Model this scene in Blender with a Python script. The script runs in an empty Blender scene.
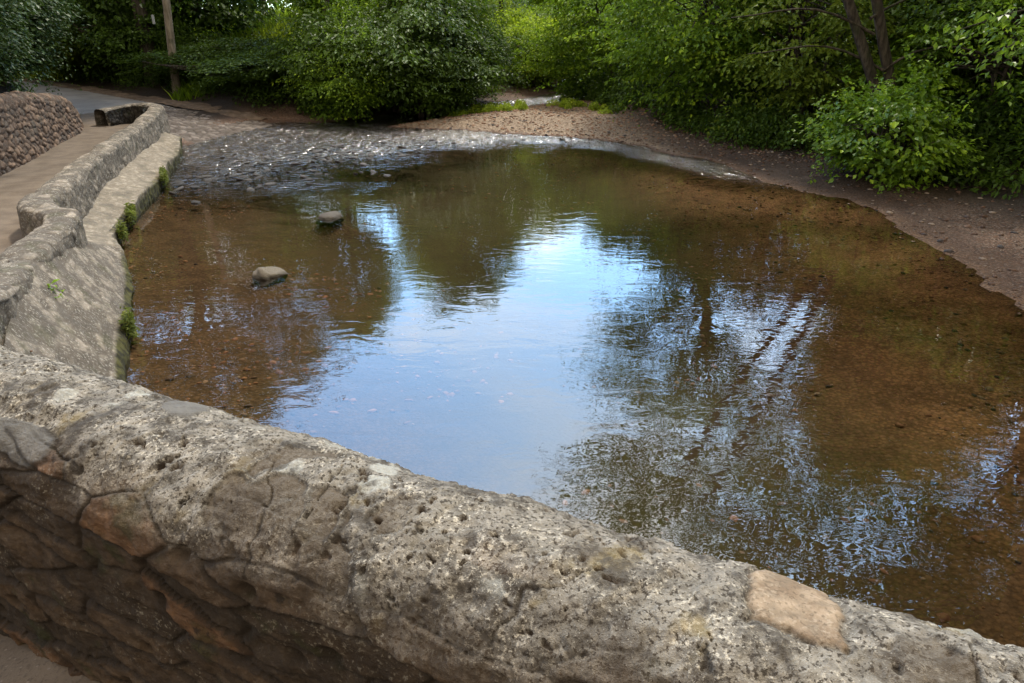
import bpy, math, random
import numpy as np
from mathutils import Vector

sc = bpy.context.scene
col = sc.collection
R = math.radians
rnd = random.Random(7)
MAIN = np.random.default_rng(11)

# ------------------------------------------------------------------ numpy noise
def _hash(ix, iy, seed):
    h = (ix.astype(np.int64) * 374761393 + iy.astype(np.int64) * 668265263 + seed * 974711) & 0xffffffff
    h = ((h ^ (h >> 13)) * 1274126177) & 0xffffffff
    h = ((h ^ (h >> 16)) * 2246822519) & 0xffffffff
    return ((h ^ (h >> 15)) & 0xffffff) / float(0xffffff)

def vnoise(x, y, seed=0):
    ix = np.floor(x); iy = np.floor(y)
    fx = x - ix; fy = y - iy
    fx = fx*fx*fx*(fx*(fx*6-15)+10); fy = fy*fy*fy*(fy*(fy*6-15)+10)
    a = _hash(ix, iy, seed); b = _hash(ix+1, iy, seed)
    c = _hash(ix, iy+1, seed); d = _hash(ix+1, iy+1, seed)
    return (a*(1-fx)+b*fx)*(1-fy) + (c*(1-fx)+d*fx)*fy

def fbm(x, y, seed=0, octv=4, gain=.5):
    s = 0; a = 1; t = 0
    for o in range(octv):
        s = s + a*vnoise(x*2**o+o*17.3, y*2**o-o*9.7, seed+o*31); t += a; a *= gain
    return s/t*2-1

def worley(x, y, seed=0, jit=.9):
    ix = np.floor(x); iy = np.floor(y)
    f1 = np.full(x.shape, 9.); f2 = np.full(x.shape, 9.); rid = np.zeros(x.shape)
    dx1 = np.zeros(x.shape); dy1 = np.zeros(x.shape)
    for i in (-1, 0, 1):
        for j in (-1, 0, 1):
            cx = ix+i; cy = iy+j
            px = cx+.5+(_hash(cx, cy, seed)-.5)*jit; py = cy+.5+(_hash(cx, cy, seed+5)-.5)*jit
            ddx = x-px; ddy = y-py; d = np.hypot(ddx, ddy)
            n = d < f1
            f2 = np.where(n, f1, np.minimum(f2, d))
            rid = np.where(n, _hash(cx, cy, seed+9), rid)
            dx1 = np.where(n, ddx, dx1); dy1 = np.where(n, ddy, dy1)
            f1 = np.where(n, d, f1)
    return f1, f2, rid, dx1, dy1

def sst(a, b, x):
    t = np.clip((x-a)/(b-a), 0, 1); return t*t*(3-2*t)

# ------------------------------------------------------------------ object helpers
def tag(o, label=None, cat=None, group=None, kind=None):
    if label: o['label'] = label
    if cat: o['category'] = cat
    if group: o['group'] = group
    if kind: o['kind'] = kind
    return o

def np_mesh(name, V, F, smooth=True, attrs=None):
    """V (n,3), F (m,k) with k = 3 or 4"""
    V = np.asarray(V, np.float32); F = np.asarray(F, np.int32)
    me = bpy.data.meshes.new(name)
    k = F.shape[1]
    me.vertices.add(len(V)); me.vertices.foreach_set('co', V.ravel())
    me.loops.add(F.size); me.loops.foreach_set('vertex_index', F.ravel())
    me.polygons.add(len(F)); me.polygons.foreach_set('loop_start', np.arange(len(F), dtype=np.int32)*k)
    me.polygons.foreach_set('use_smooth', np.full(len(F), smooth, dtype=bool))
    me.update(calc_edges=True)
    for an, av in (attrs or {}).items():
        a = me.attributes.new(an, 'FLOAT', 'POINT'); a.data.foreach_set('value', np.asarray(av, np.float32).ravel())
    return me

def link(name, me, mat=None, parent=None):
    o = bpy.data.objects.new(name, me); col.objects.link(o)
    if mat is not None:
        if len(me.materials) == 0: me.materials.append(mat)
        elif me.materials[0] is not mat:
            o.material_slots[0].link = 'OBJECT'; o.material_slots[0].material = mat
    if parent is not None: o.parent = parent
    return o

def empty(name, loc, rz=0, s=1):
    o = bpy.data.objects.new(name, None); col.objects.link(o)
    o.empty_display_size = .2
    o.location = loc; o.rotation_euler = (0, 0, rz)
    o.scale = (s, s, s) if not hasattr(s, '__len__') else s
    return o

def grid_faces(nu, nv):
    i = np.arange(nu-1)[:, None]*nv + np.arange(nv-1)[None, :]
    return np.stack([i, i+nv, i+nv+1, i+1], -1).reshape(-1, 4)

# ------------------------------------------------------------------ node helper
class NT:
    def __init__(s, name):
        s.m = bpy.data.materials.new(name); s.m.use_nodes = True
        s.t = s.m.node_tree; s.t.nodes.clear()
        s.out = s.n('ShaderNodeOutputMaterial')
    def n(s, typ, **kw):
        nd = s.t.nodes.new(typ)
        for k, v in kw.items():
            if k == 'ins':
                for a, b in v.items():
                    if hasattr(b, 'is_output'): s.t.links.new(b, nd.inputs[a])
                    else: nd.inputs[a].default_value = b
            else: setattr(nd, k, v)
        return nd
    def attr(s, name): return s.n('ShaderNodeAttribute', attribute_name=name).outputs['Fac']
    def obj(s): return s.n('ShaderNodeTexCoord').outputs['Object']
    def mapv(s, v, sc): return s.n('ShaderNodeMapping', ins={0: v, 'Scale': sc}).outputs[0]
    def noise(s, v, scale, det=3, rough=.55, dist=0):
        return s.n('ShaderNodeTexNoise', ins={'Vector': v, 'Scale': scale, 'Detail': det, 'Roughness': rough, 'Distortion': dist}).outputs['Fac']
    def vor(s, v, scale, feature='F1', out='Distance', rand=1.0):
        return s.n('ShaderNodeTexVoronoi', feature=feature, ins={'Vector': v, 'Scale': scale, 'Randomness': rand}).outputs[out]
    def math(s, op, a, b=0.0, c=0.0, clamp=False):
        return s.n('ShaderNodeMath', operation=op, use_clamp=clamp, ins={0: a, 1: b, 2: c}).outputs[0]
    def step(s, x, a, b, lo=0.0, hi=1.0):
        return s.n('ShaderNodeMapRange', interpolation_type='SMOOTHSTEP', ins={0: x, 1: a, 2: b, 3: lo, 4: hi}).outputs[0]
    def mix(s, f, a, b, mode='MIX'):
        nd = s.n('ShaderNodeMix', data_type='RGBA', blend_type=mode)
        for i, v in ((0, f), (6, a), (7, b)):
            if hasattr(v, 'is_output'): s.t.links.new(v, nd.inputs[i])
            else: nd.inputs[i].default_value = v if i == 0 or len(v) == 4 else (*v, 1)
        return nd.outputs[2]
    def bump(s, h, strength=.5, dist=.01, normal=None):
        ins = {'Height': h, 'Strength': strength, 'Distance': dist}
        if normal is not None: ins['Normal'] = normal
        return s.n('ShaderNodeBump', ins=ins).outputs[0]
    def bsdf(s, color, rough=.9, normal=None, spec=.3):
        ins = {'Base Color': color if hasattr(color, 'is_output') else (*color, 1), 'Roughness': rough, 'Specular IOR Level': spec}
        if normal is not None: ins['Normal'] = normal
        return s.n('ShaderNodeBsdfPrincipled', ins=ins).outputs[0]
    def done(s, sh):
        s.t.links.new(sh, s.out.inputs[0]); return s.m

# ------------------------------------------------------------------ camera, render
CAM_H = 3.0
cam = bpy.data.cameras.new('camera'); camo = bpy.data.objects.new('camera', cam); col.objects.link(camo)
camo.location = (0, 0, CAM_H); camo.rotation_euler = (R(90-25), 0, 0)
cam.sensor_width = 36; cam.lens = 24.0; cam.clip_start = .02; cam.clip_end = 3000
sc.camera = camo
sc.render.engine = 'CYCLES'
cy = sc.cycles
cy.use_denoising = True
try: cy.denoiser = 'OPENIMAGEDENOISE'
except Exception: pass
cy.max_bounces = 7; cy.diffuse_bounces = 3; cy.glossy_bounces = 3; cy.transmission_bounces = 3; cy.transparent_max_bounces = 6
cy.caustics_reflective = False; cy.caustics_refractive = False
cy.use_adaptive_sampling = True; cy.adaptive_threshold = .012
cy.sample_clamp_indirect = 6
sc.view_settings.view_transform = 'Standard'; sc.view_settings.look = 'None'
sc.view_settings.exposure = 0; sc.view_settings.gamma = 1

# ------------------------------------------------------------------ sky and sun
SUN_EL, SUN_AZ = R(57), R(16)          # azimuth measured from +Y towards +X
w = bpy.data.worlds.new('World'); sc.world = w; w.use_nodes = True
nt = w.node_tree; nt.nodes.clear()
def wn(t, **kw):
    nd = nt.nodes.new(t)
    for k, v in kw.items(): setattr(nd, k, v)
    return nd
sky = wn('ShaderNodeTexSky', sky_type='NISHITA', sun_disc=False, sun_elevation=SUN_EL, sun_rotation=SUN_AZ, altitude=50, air_density=1.0, dust_density=1.2, ozone_density=1.0)
tc = wn('ShaderNodeTexCoord')
# clouds laid on a plane high above: direction / (z + 0.15)
sep = wn('ShaderNodeSeparateXYZ'); nt.links.new(tc.outputs['Generated'], sep.inputs[0])
zz = wn('ShaderNodeMath', operation='ADD'); nt.links.new(sep.outputs[2], zz.inputs[0]); zz.inputs[1].default_value = .22
dv = wn('ShaderNodeVectorMath', operation='DIVIDE'); nt.links.new(tc.outputs['Generated'], dv.inputs[0])
cmb = wn('ShaderNodeCombineXYZ')
for i in range(3): nt.links.new(zz.outputs[0], cmb.inputs[i])
nt.links.new(cmb.outputs[0], dv.inputs[1])
mp = wn('ShaderNodeMapping'); nt.links.new(dv.outputs[0], mp.inputs[0]); mp.inputs['Location'].default_value = (-2.3, 5.2, 0)
cn = wn('ShaderNodeTexNoise'); nt.links.new(mp.outputs[0], cn.inputs['Vector'])
cn.inputs['Scale'].default_value = 1.25; cn.inputs['Detail'].default_value = 7; cn.inputs['Roughness'].default_value = .55; cn.inputs['Distortion'].default_value = .3
cr = wn('ShaderNodeMapRange', interpolation_type='SMOOTHSTEP'); nt.links.new(cn.outputs['Fac'], cr.inputs[0])
cr.inputs[1].default_value = .455; cr.inputs[2].default_value = .70
ov = wn('ShaderNodeMapRange', interpolation_type='SMOOTHSTEP'); nt.links.new(sep.outputs[2], ov.inputs[0]); ov.inputs[1].default_value = .70; ov.inputs[2].default_value = .88
bk = wn('ShaderNodeMapRange', interpolation_type='SMOOTHSTEP'); nt.links.new(sep.outputs[1], bk.inputs[0]); bk.inputs[1].default_value = .15; bk.inputs[2].default_value = -.25
mx1 = wn('ShaderNodeMath', operation='MAXIMUM'); nt.links.new(ov.outputs[0], mx1.inputs[0]); nt.links.new(bk.outputs[0], mx1.inputs[1])  # warm cloud added overhead and behind the camera to whiten ambient light
gain = wn('ShaderNodeMix', data_type='RGBA', blend_type='MULTIPLY'); gain.inputs[0].default_value = 1
nt.links.new(sky.outputs[0], gain.inputs[6]); gain.inputs[7].default_value = (4.3, 6.1, 7.0, 1)
cm = wn('ShaderNodeMix', data_type='RGBA'); nt.links.new(cr.outputs[0], cm.inputs[0])
nt.links.new(gain.outputs[2], cm.inputs[6]); cm.inputs[7].default_value = (38, 37.5, 36.5, 1)
bg = wn('ShaderNodeBackground'); bg.inputs['Strength'].default_value = .125
cm2 = wn('ShaderNodeMix', data_type='RGBA'); nt.links.new(mx1.outputs[0], cm2.inputs[0]); nt.links.new(cm.outputs[2], cm2.inputs[6]); cm2.inputs[7].default_value = (13, 11.8, 10, 1)
nt.links.new(cm2.outputs[2], bg.inputs[0])
wo = wn('ShaderNodeOutputWorld'); nt.links.new(bg.outputs[0], wo.inputs[0])

sl = bpy.data.lights.new('sun', 'SUN'); so = bpy.data.objects.new('sun', sl); col.objects.link(so)
sl.energy = 5.0; sl.angle = R(5); sl.color = (1, .92, .78)
d = Vector((math.sin(SUN_AZ)*math.cos(SUN_EL), math.cos(SUN_AZ)*math.cos(SUN_EL), math.sin(SUN_EL)))
so.rotation_euler = d.to_track_quat('Z', 'Y').to_euler(); so.location = (0, 0, 40)

# ------------------------------------------------------------------ plan of the place
POOL = np.array([(9.5, -6), (7.6, 1), (6.4, 5), (6.0, 7.4), (6.25, 9.35), (6.36, 10.95), (6.35, 12.6), (5.75, 13.7), (4.9, 16.2),
                 (3.5, 18.9), (1.4, 20.6), (-.95, 21.3), (-2.85, 22.1), (-4.9, 22.9), (-7.5, 23.2), (-8.1, 21.5), (-8.5, 19.7),
                 (-9.0, 18.6), (-8.7, 17.2), (-7.9, 14.6), (-7.2, 12.3), (-6.7, 10.8), (-6.2, 9.6), (-5.4, 8.4),
                 (-4.8, 7.2), (-4.3, 6.0), (-3.5, 4.4), (-2.6, 3.0), (-3.5, -6)])
CHAN = np.array([(-5.5, 22.6), (-4.2, 24.4), (-2.6, 26.9), (-.2, 29.3), (1.8, 31.6), (3.2, 34.5), (3.6, 40), (5, 48)])
# middle of the lane over the bridge, down to the road and away to the left, with its height
LANE = np.array([(6, -3.2, 1.5), (2.59, -1.55, 1.45), (0, -.33, 1.42), (-1.94, .58, 1.38), (-3.6, 2.2, 1.15), (-4.9, 4.2, .86), (-5.9, 6.1, .66), (-6.65, 7.6, .54),
                 (-7.45, 9.3, .48), (-8.2, 11.5, .45), (-8.9, 13.5, .44), (-9.6, 15.5, .43), (-10.6, 18.0, .42), (-12.2, 21.5, .42),
                 (-14.6, 25.2, .45), (-18.5, 28.3, .52), (-24, 32, .7), (-34, 37, 1.1)])

def poly_sd(P, X, Y):
    ins = np.zeros(X.shape, bool); dm = np.full(X.shape, 1e9)
    n = len(P)
    for i in range(n):
        a = P[i]; b = P[(i+1) % n]; e = b-a
        t = np.clip(((X-a[0])*e[0]+(Y-a[1])*e[1])/(e@e), 0, 1)
        dm = np.minimum(dm, np.hypot(X-a[0]-t*e[0], Y-a[1]-t*e[1]))
        c = ((a[1] > Y) != (b[1] > Y)) & (X < (b[0]-a[0])*(Y-a[1])/(b[1]-a[1]+1e-12)+a[0])
        ins ^= c
    return np.where(ins, -dm, dm)

def line_d(P, X, Y):
    """distance, side (+ = left), third value interpolated"""
    dm = np.full(X.shape, 1e9); side = np.zeros(X.shape); zz = np.zeros(X.shape)
    for i in range(len(P)-1):
        a = P[i]; b = P[i+1]; ex, ey = b[0]-a[0], b[1]-a[1]
        t = np.clip(((X-a[0])*ex+(Y-a[1])*ey)/(ex*ex+ey*ey), 0, 1)
        d_ = np.hypot(X-a[0]-t*ex, Y-a[1]-t*ey); n = d_ < dm
        s = np.sign(ex*(Y-a[1])-ey*(X-a[0]))
        side = np.where(n, s, side); dm = np.where(n, d_, dm)
        if P.shape[1] > 2: zz = np.where(n, a[2]*(1-t)+b[2]*t, zz)
    return dm, side, zz

def terrain(X, Y):
    dp = poly_sd(POOL, X, Y)
    dc = line_d(CHAN, X, Y)[0] - 1.15
    d = np.minimum(dp, dc)
    d = d + (.45*fbm(X*.55, Y*.55, 151, 3)+.16*fbm(X*2.6, Y*2.6, 152, 3))*sst(-3.5, -1.5, X)*sst(1.6, .0, np.abs(d))
    wob = fbm(X*.9, Y*.9, 3)*.35
    ds = d + wob*sst(0, 1.5, np.abs(d)+.4)*.5
    riff = sst(-.6, 1.6, Y-(14.9+(X+7)*.62)) * sst(8, 2, X)
    depth = .02 + .10*sst(0, 1.2, -d) + .42*sst(.8, 5.5, -d)
    depth = depth*(1-riff) + riff*(.065+.05*fbm(X*2.2, Y*2.2, 5))
    zin = -depth + fbm(X*2.5, Y*2.5, 8)*.02
    for (bx0, by0) in ((-3.19, 8.5), (-3.12, 11.5)):       # silt banked round the two boulders
        gm = np.exp(-((X-bx0)**2+(Y-by0)**2)/.42**2); zin = zin*(1-gm)+gm*np.maximum(zin, -.07)
    # outside
    dl, side, pz = line_d(LANE, X, Y)
    left = side > 0
    beach = .055*np.minimum(ds, 3.2) + fbm(X*1.7, Y*1.7, 12)*.03*sst(0, .6, d)
    right = beach + .22*np.clip(ds-2.6, 0, 12) + .16*np.clip(ds-14, 0, 60)
    bar = np.minimum(.13*np.maximum(d, 0), .30) + fbm(X*1.4, Y*1.4, 21)*.03*sst(0, .5, d)
    back = .10*np.minimum(ds, 2) + .30*np.clip(ds-1.6, 0, 9) + .12*np.clip(ds-11, 0, 80)
    isbar = sst(24.5, 23, Y - .55*np.abs(X-1)*0) * 1.0
    bar_m = np.maximum(sst(2.6, 1.2, dp), 0)*sst(-4.5, -3, X)*sst(5.2, 3.6, X) 
    bar_m = np.maximum(bar_m, sst(31.5, 28.5, Y)*sst(-3.6, -2.6, X-(Y-24)*.3)*sst(4.8, 3.2, X-(Y-22)*.05))
    out = np.where(X > 4.2+0*Y, right, back)
    mx = sst(3.2, 5.4, X)
    dr0 = line_d(np.array([(-7.6, 21.6), (-9.2, 21.9), (-11, 22.8), (-14, 25.2)]), X, Y)[0]
    dlr = np.minimum(line_d(LANE, X, Y)[0], dr0)
    back = np.where((X < -5) & (Y > 19), np.minimum(back, .40+.10*np.clip(dlr-1.8, 0, 1)+.26*np.clip(dlr-2.4, 0, 10)), back)
    out = back*(1-mx) + right*mx
    out = out*(1-bar_m) + bar*bar_m
    z = np.where(d < 0, zin, out)
    # lane corridor and the bank left of it
    west = (X < -2.2) | (Y < 3)
    wl = sst(2.3, 1.35, dl)
    lane_z = pz - .14
    lb = pz + 1.25*sst(1.35, 2.0, dl)*sst(30, 17, Y) + .33*np.clip(dl-2.2, 0, 9) + .10*np.clip(dl-11, 0, 60)
    lb = np.where(dl < 1.45, lane_z, lb)
    z = np.where(left & (X < -1), np.maximum(lb, lane_z), z)
    rightside = (~left) & (d > 0)
    z = np.where(rightside & (dl < 2.2) & (Y < 40), z*(1-wl)+lane_z*wl, z)
    # road corridor to the ford
    dr, _, rz = line_d(np.array([(-7.6, 21.6, -.05), (-9.2, 21.9, .22), (-11, 22.8, .40), (-14, 25.2, .45)]), X, Y)
    wr = sst(2.6, 1.5, dr)
    z = np.where(d > -.4, z*(1-wr)+(rz-.10)*wr, z)
    # bank beyond the road
    return z, d, riff, dl, side, bar_m

# ------------------------------------------------------------------ materials
def mat_terrain():
    k = NT('earth_gravel_and_leaf_litter'); p = k.obj()
    wet = k.attr('depth'); grass = k.attr('grass'); litter_shade = k.attr('litter_shade')
    v1 = k.vor(p, 26, out='Color'); vd = k.vor(p, 26); sepc = k.n('ShaderNodeSeparateColor', ins={0: v1})
    v2 = k.n('ShaderNodeSeparateColor', ins={0: k.vor(p, 60, out='Color')}).outputs[0]
    n1 = k.noise(p, 1.1, 4); n2 = k.noise(p, 6, 5); n3 = k.noise(p, 40, 3)
    red = k.mix(n2, (.075, .034, .017), (.14, .066, .034))
    grey = k.mix(sepc.outputs[1], (.045, .031, .022), (.19, .13, .09))
    peb = k.mix(k.step(sepc.outputs[0], .55, .75), red, grey)
    peb = k.mix(k.math('MULTIPLY', k.step(v2, .72, .8), .6), peb, (.34, .25, .19))
    peb = k.mix(k.step(vd, .42, .75), peb, (.045, .027, .018))
    # river bed: paler tan silt and pebbles, olive towards the deep
    bedn = k.noise(p, 3.2, 5, .62)
    bed = k.mix(k.step(bedn, .35, .65), (.085, .049, .023), (.185, .113, .058))
    bed = k.mix(k.math('MULTIPLY', k.step(n3, .52, .68), .55), bed, (.03, .017, .009))
    bed = k.mix(k.math('MULTIPLY', k.step(v2, .80, .86), .5), bed, (.22, .145, .085))
    bed = k.mix(k.math('MULTIPLY', k.step(vd, .30, .62), .55), bed, (.030, .016, .008))
    bed = k.mix(k.math('MULTIPLY', k.step(sepc.outputs[2], .45, .9), .45), bed, k.mix(sepc.outputs[1], (.06, .036, .02), (.23, .155, .10)))
    deep = k.mix(n1, (.026, .020, .008), (.052, .040, .016))
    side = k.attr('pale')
    bed = k.mix(side, k.mix(.35, bed, (.02, .012, .006)), k.mix(1.0, bed, (2.15, 1.95, 1.85), 'MULTIPLY'))  # bed colour brightened rightwards to make up for light the trees block
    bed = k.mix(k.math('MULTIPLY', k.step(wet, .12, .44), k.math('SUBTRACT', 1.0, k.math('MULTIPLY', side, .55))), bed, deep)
    barl = k.attr('bar')
    peb = k.mix(k.step(wet, -.09, -.02), peb, k.mix(.62, peb, (.045, .022, .012)))
    colr = k.mix(k.step(wet, -.03, .05), peb, bed)
    colr = k.mix(k.math('MULTIPLY', barl, k.step(wet, .0, -.04, 0, .75)), colr, k.mix(sepc.outputs[1], (.10, .068, .042), (.33, .25, .175)))
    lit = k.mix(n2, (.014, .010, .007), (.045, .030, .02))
    colr = k.mix(litter_shade, colr, lit)
    gr = k.mix(n2, (.035, .06, .012), (.10, .15, .03))
    colr = k.mix(grass, colr, gr)
    h = k.math('ADD', k.math('MULTIPLY', vd, -.6), k.math('MULTIPLY', n3, .5))
    return k.done(k.bsdf(colr, .8, k.bump(h, .8, .03), .25))

def mat_water():
    k = NT('clear_brown_river_water')
    g = k.n('ShaderNodeNewGeometry'); p = g.outputs['Position']
    riff = k.attr('riffle')
    # stretched ripples
    a = k.noise(k.mapv(p, (1.0, 1.9, 1)), 2.1, 3, .5, .6)
    b = k.noise(k.mapv(p, (.8, 1.8, 1)), 5.2, 2, .5, .5)
    c = k.noise(k.mapv(p, (.8, 1.6, 1)), 5.0, 3, .55, .6)
    patch = k.step(k.noise(p, .45, 2), .40, .68, .25, 1.0)
    calm = k.math('ADD', k.math('MULTIPLY', a, .0035), k.math('MULTIPLY', k.math('MULTIPLY', b, .0017), patch))
    hh = k.math('ADD', calm, k.math('MULTIPLY', k.math('MULTIPLY', c, .10), riff))
    nrm = k.bump(hh, 1.0, 1.0)
    fr = k.n('ShaderNodeFresnel', ins={'IOR': k.math('ADD', 1.72, k.math('MULTIPLY', riff, .62)), 'Normal': nrm}).outputs[0]
    gl = k.n('ShaderNodeBsdfGlossy', ins={'Color': (1, 1, 1, 1), 'Roughness': k.math('ADD', .012, k.math('MULTIPLY', riff, .14)), 'Normal': nrm}).outputs[0]
    tr = k.n('ShaderNodeBsdfTransparent', ins={'Color': (.93, .88, .78, 1)}).outputs[0]
    sh = k.n('ShaderNodeMixShader', ins={0: fr, 1: tr, 2: gl}).outputs[0]
    foam = k.math('MULTIPLY', k.step(c, .53, .68), k.step(k.math('MULTIPLY', riff, k.noise(p, .9, 3)), .34, .60))
    df = k.n('ShaderNodeBsdfDiffuse', ins={'Color': (.42, .43, .44, 1), 'Normal': nrm}).outputs[0]
    return k.done(k.n('ShaderNodeMixShader', ins={0: k.math('MULTIPLY', foam, .22), 1: sh, 2: df}).outputs[0])

def mat_wall_near():
    k = NT('lichen_covered_roughcast_coping'); p = k.obj()
    crev = k.attr('crev'); tone = k.attr('tone'); zone = k.attr('zone'); pit = k.attr('pit'); patch = k.attr('patch')
    big = k.noise(p, 3.2, 5, .6); mid = k.noise(p, 17, 5, .65); fine = k.noise(p, 95, 4, .7); vf = k.noise(p, 210, 3, .7)
    spk = k.noise(p, 115, 2, .6)
    base = k.mix(k.step(mid, .34, .66), (.062, .053, .043), (.25, .221, .182))
    base = k.mix(k.step(big, .45, .66), base, k.mix(fine, (.078, .066, .053), (.33, .293, .238)))
    lich = k.math('MULTIPLY', k.step(fine, .53, .62), k.step(k.noise(p, 8, 4, .6), .40, .62))
    base = k.mix(k.math('MULTIPLY', lich, .62), base, (.62, .55, .44))
    dots = k.math('MULTIPLY', k.step(spk, .535, .63), .88)
    base = k.mix(dots, base, (.030, .022, .015))
    base = k.mix(k.math('MULTIPLY', k.step(vf, .60, .70), .5), base, (.56, .52, .45))
    lv = k.vor(k.n('ShaderNodeVectorMath', operation='ADD', ins={0: p, 1: k.n('ShaderNodeTexNoise', ins={'Vector': p, 'Scale': 22, 'Detail': 3}).outputs['Color']}).outputs[0] if False else p, 7.5)
    lring = k.math('MULTIPLY', k.step(k.math('ADD', lv, k.math('MULTIPLY', k.math('SUBTRACT', mid, .5), .35)), .27, .20), k.step(k.noise(p, 2.6, 2), .46, .56))
    base = k.mix(k.math('MULTIPLY', lring, .65), base, k.mix(fine, (.30, .29, .25), (.47, .46, .41)))
    och = k.math('MULTIPLY', k.step(k.noise(p, 5.5, 4, .6), .60, .70), .55)
    base = k.mix(och, base, (.20, .145, .055))
    blk = k.math('MULTIPLY', k.step(k.noise(p, 9, 6, .72), .50, .64), .82)
    base = k.mix(blk, base, (.05, .042, .034))
    # stone face under the coping
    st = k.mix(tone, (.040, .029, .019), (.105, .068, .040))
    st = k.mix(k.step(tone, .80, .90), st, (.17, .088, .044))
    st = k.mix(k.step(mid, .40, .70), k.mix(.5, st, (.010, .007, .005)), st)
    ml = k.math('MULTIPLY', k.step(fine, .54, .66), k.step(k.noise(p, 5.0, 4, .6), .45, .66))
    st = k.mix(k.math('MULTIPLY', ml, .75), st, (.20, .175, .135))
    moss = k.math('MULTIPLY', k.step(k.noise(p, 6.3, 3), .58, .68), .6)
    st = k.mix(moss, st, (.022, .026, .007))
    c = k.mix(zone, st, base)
    ex = k.attr('expo')
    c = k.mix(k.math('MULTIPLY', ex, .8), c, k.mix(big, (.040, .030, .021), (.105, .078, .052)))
    fs = k.attr('flat')
    c = k.mix(k.math('MULTIPLY', fs, .9), c, k.mix(mid, (.085, .078, .070), (.15, .138, .122)))
    pc = k.mix(k.step(mid, .35, .7), (.165, .115, .074), (.30, .222, .150))
    pc = k.mix(k.math('MULTIPLY', dots, .5), pc, (.06, .045, .03))
    pc = k.mix(k.math('MULTIPLY', lich, .4), pc, (.42, .36, .27))
    pc = k.mix(k.math('MULTIPLY', k.step(fine, .56, .66), .5), pc, (.22, .15, .10))
    pc = k.mix(k.math('MULTIPLY', k.step(k.noise(p, 26, 5, .7), .48, .62), .55), pc, (.15, .115, .08))
    c = k.mix(k.math('MULTIPLY', patch, .93), c, pc)
    c = k.mix(k.math('MULTIPLY', crev, .78), c, (.018, .013, .009))
    c = k.mix(pit, c, k.mix(mid, (.016, .011, .008), (.060, .034, .018)))
    h = k.math('ADD', k.math('MULTIPLY', fine, .55), k.math('MULTIPLY', vf, .28))
    h = k.math('ADD', h, k.math('MULTIPLY', mid, .5))
    bs = k.math('SUBTRACT', .95, k.math('MULTIPLY', patch, .5))
    nd = k.n('ShaderNodeBump', ins={'Height': h, 'Strength': bs, 'Distance': .012}).outputs[0]
    return k.done(k.bsdf(c, .93, nd, .2))

def mat_rubble(name, stone_a, stone_b, mortar, lichen=.6, moss=.2, scale=1.0):
    k = NT(name); p = k.obj()
    crev = k.attr('crev'); tone = k.attr('tone'); low = k.attr('low')
    mid = k.noise(p, 9*scale, 5, .65); fine = k.noise(p, 42*scale, 4, .7); big = k.noise(p, 1.6*scale, 4, .6)
    st = k.mix(k.step(tone, .25, .95), stone_a, stone_b)
    st = k.mix(k.step(mid, .35, .7), k.mix(.45, st, (.03, .025, .02)), st)
    st = k.mix(k.math('MULTIPLY', k.step(fine, .52, .64), lichen), st, (.46, .42, .35))
    st = k.mix(k.math('MULTIPLY', k.step(k.noise(p, 3.4*scale, 5, .7), .48, .62), .6), st, (.085, .073, .060))
    st = k.mix(k.math('MULTIPLY', crev, .75), st, mortar)
    ms = k.math('MULTIPLY', k.step(k.noise(p, 3.3, 4, .6), .54, .68), moss)
    st = k.mix(ms, st, (.045, .05, .014))
    st = k.mix(low, st, k.mix(k.step(mid, .4, .6), (.018, .016, .007), (.06, .055, .015)))
    h = k.math('ADD', k.math('MULTIPLY', fine, .5), mid)
    return k.done(k.bsdf(st, .92, k.bump(h, .8, .02), .2))

def mat_simple(name, a, b, s1=8, s2=60, rough=.9, bd=.01, spots=None):
    k = NT(name); p = k.obj()
    n1 = k.noise(p, s1, 5, .6); n2 = k.noise(p, s2, 3, .65)
    c = k.mix(k.step(n1, .3, .7), a, b)
    c = k.mix(k.math('MULTIPLY', k.step(n2, .5, .7), .5), c, tuple(x*.5 for x in a))
    if spots: c = k.mix(k.math('MULTIPLY', k.step(k.vor(p, 35), .16, .08), .7), c, spots)
    return k.done(k.bsdf(c, rough, k.bump(k.math('ADD', n2, k.math('MULTIPLY', n1, .5)), .6, bd), .3))

def mat_leaf(name, dark, light, tip=None, trans=.35, rough=.55, spec=.16):
    k = NT(name)
    g = k.n('ShaderNodeNewGeometry'); rv = g.outputs['Random Per Island']
    cl = k.attr('cl')
    n = k.noise(k.obj(), .55, 3)
    f = k.math('ADD', k.math('MULTIPLY', rv, .45), k.math('MULTIPLY', cl, .40))
    f = k.math('ADD', f, k.math('MULTIPLY', k.math('SUBTRACT', n, .5), .9), clamp=True)
    c = k.mix(f, dark, light)
    if tip: c = k.mix(k.step(k.math('MULTIPLY', rv, cl), .50, .75), c, tip)
    b = k.bsdf(c, rough, None, spec)
    tcol = k.mix(.5, c, tuple(min(1, x*1.6) for x in light))
    t = k.n('ShaderNodeBsdfTranslucent', ins={'Color': tcol}).outputs[0]
    return k.done(k.n('ShaderNodeMixShader', ins={0: trans, 1: b, 2: t}).outputs[0])

def mat_bark(name, a, b):
    k = NT(name); p = k.obj()
    n = k.noise(k.mapv(p, (14, 14, 2.2)), 1.0, 5, .65); m = k.noise(p, 3, 3)
    c = k.mix(k.step(n, .35, .68), a, b); c = k.mix(k.math('MULTIPLY', k.step(m, .5, .7), .5), c, (.03, .04, .015))
    return k.done(k.bsdf(c, .9, k.bump(n, .9, .03), .2))

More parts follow.
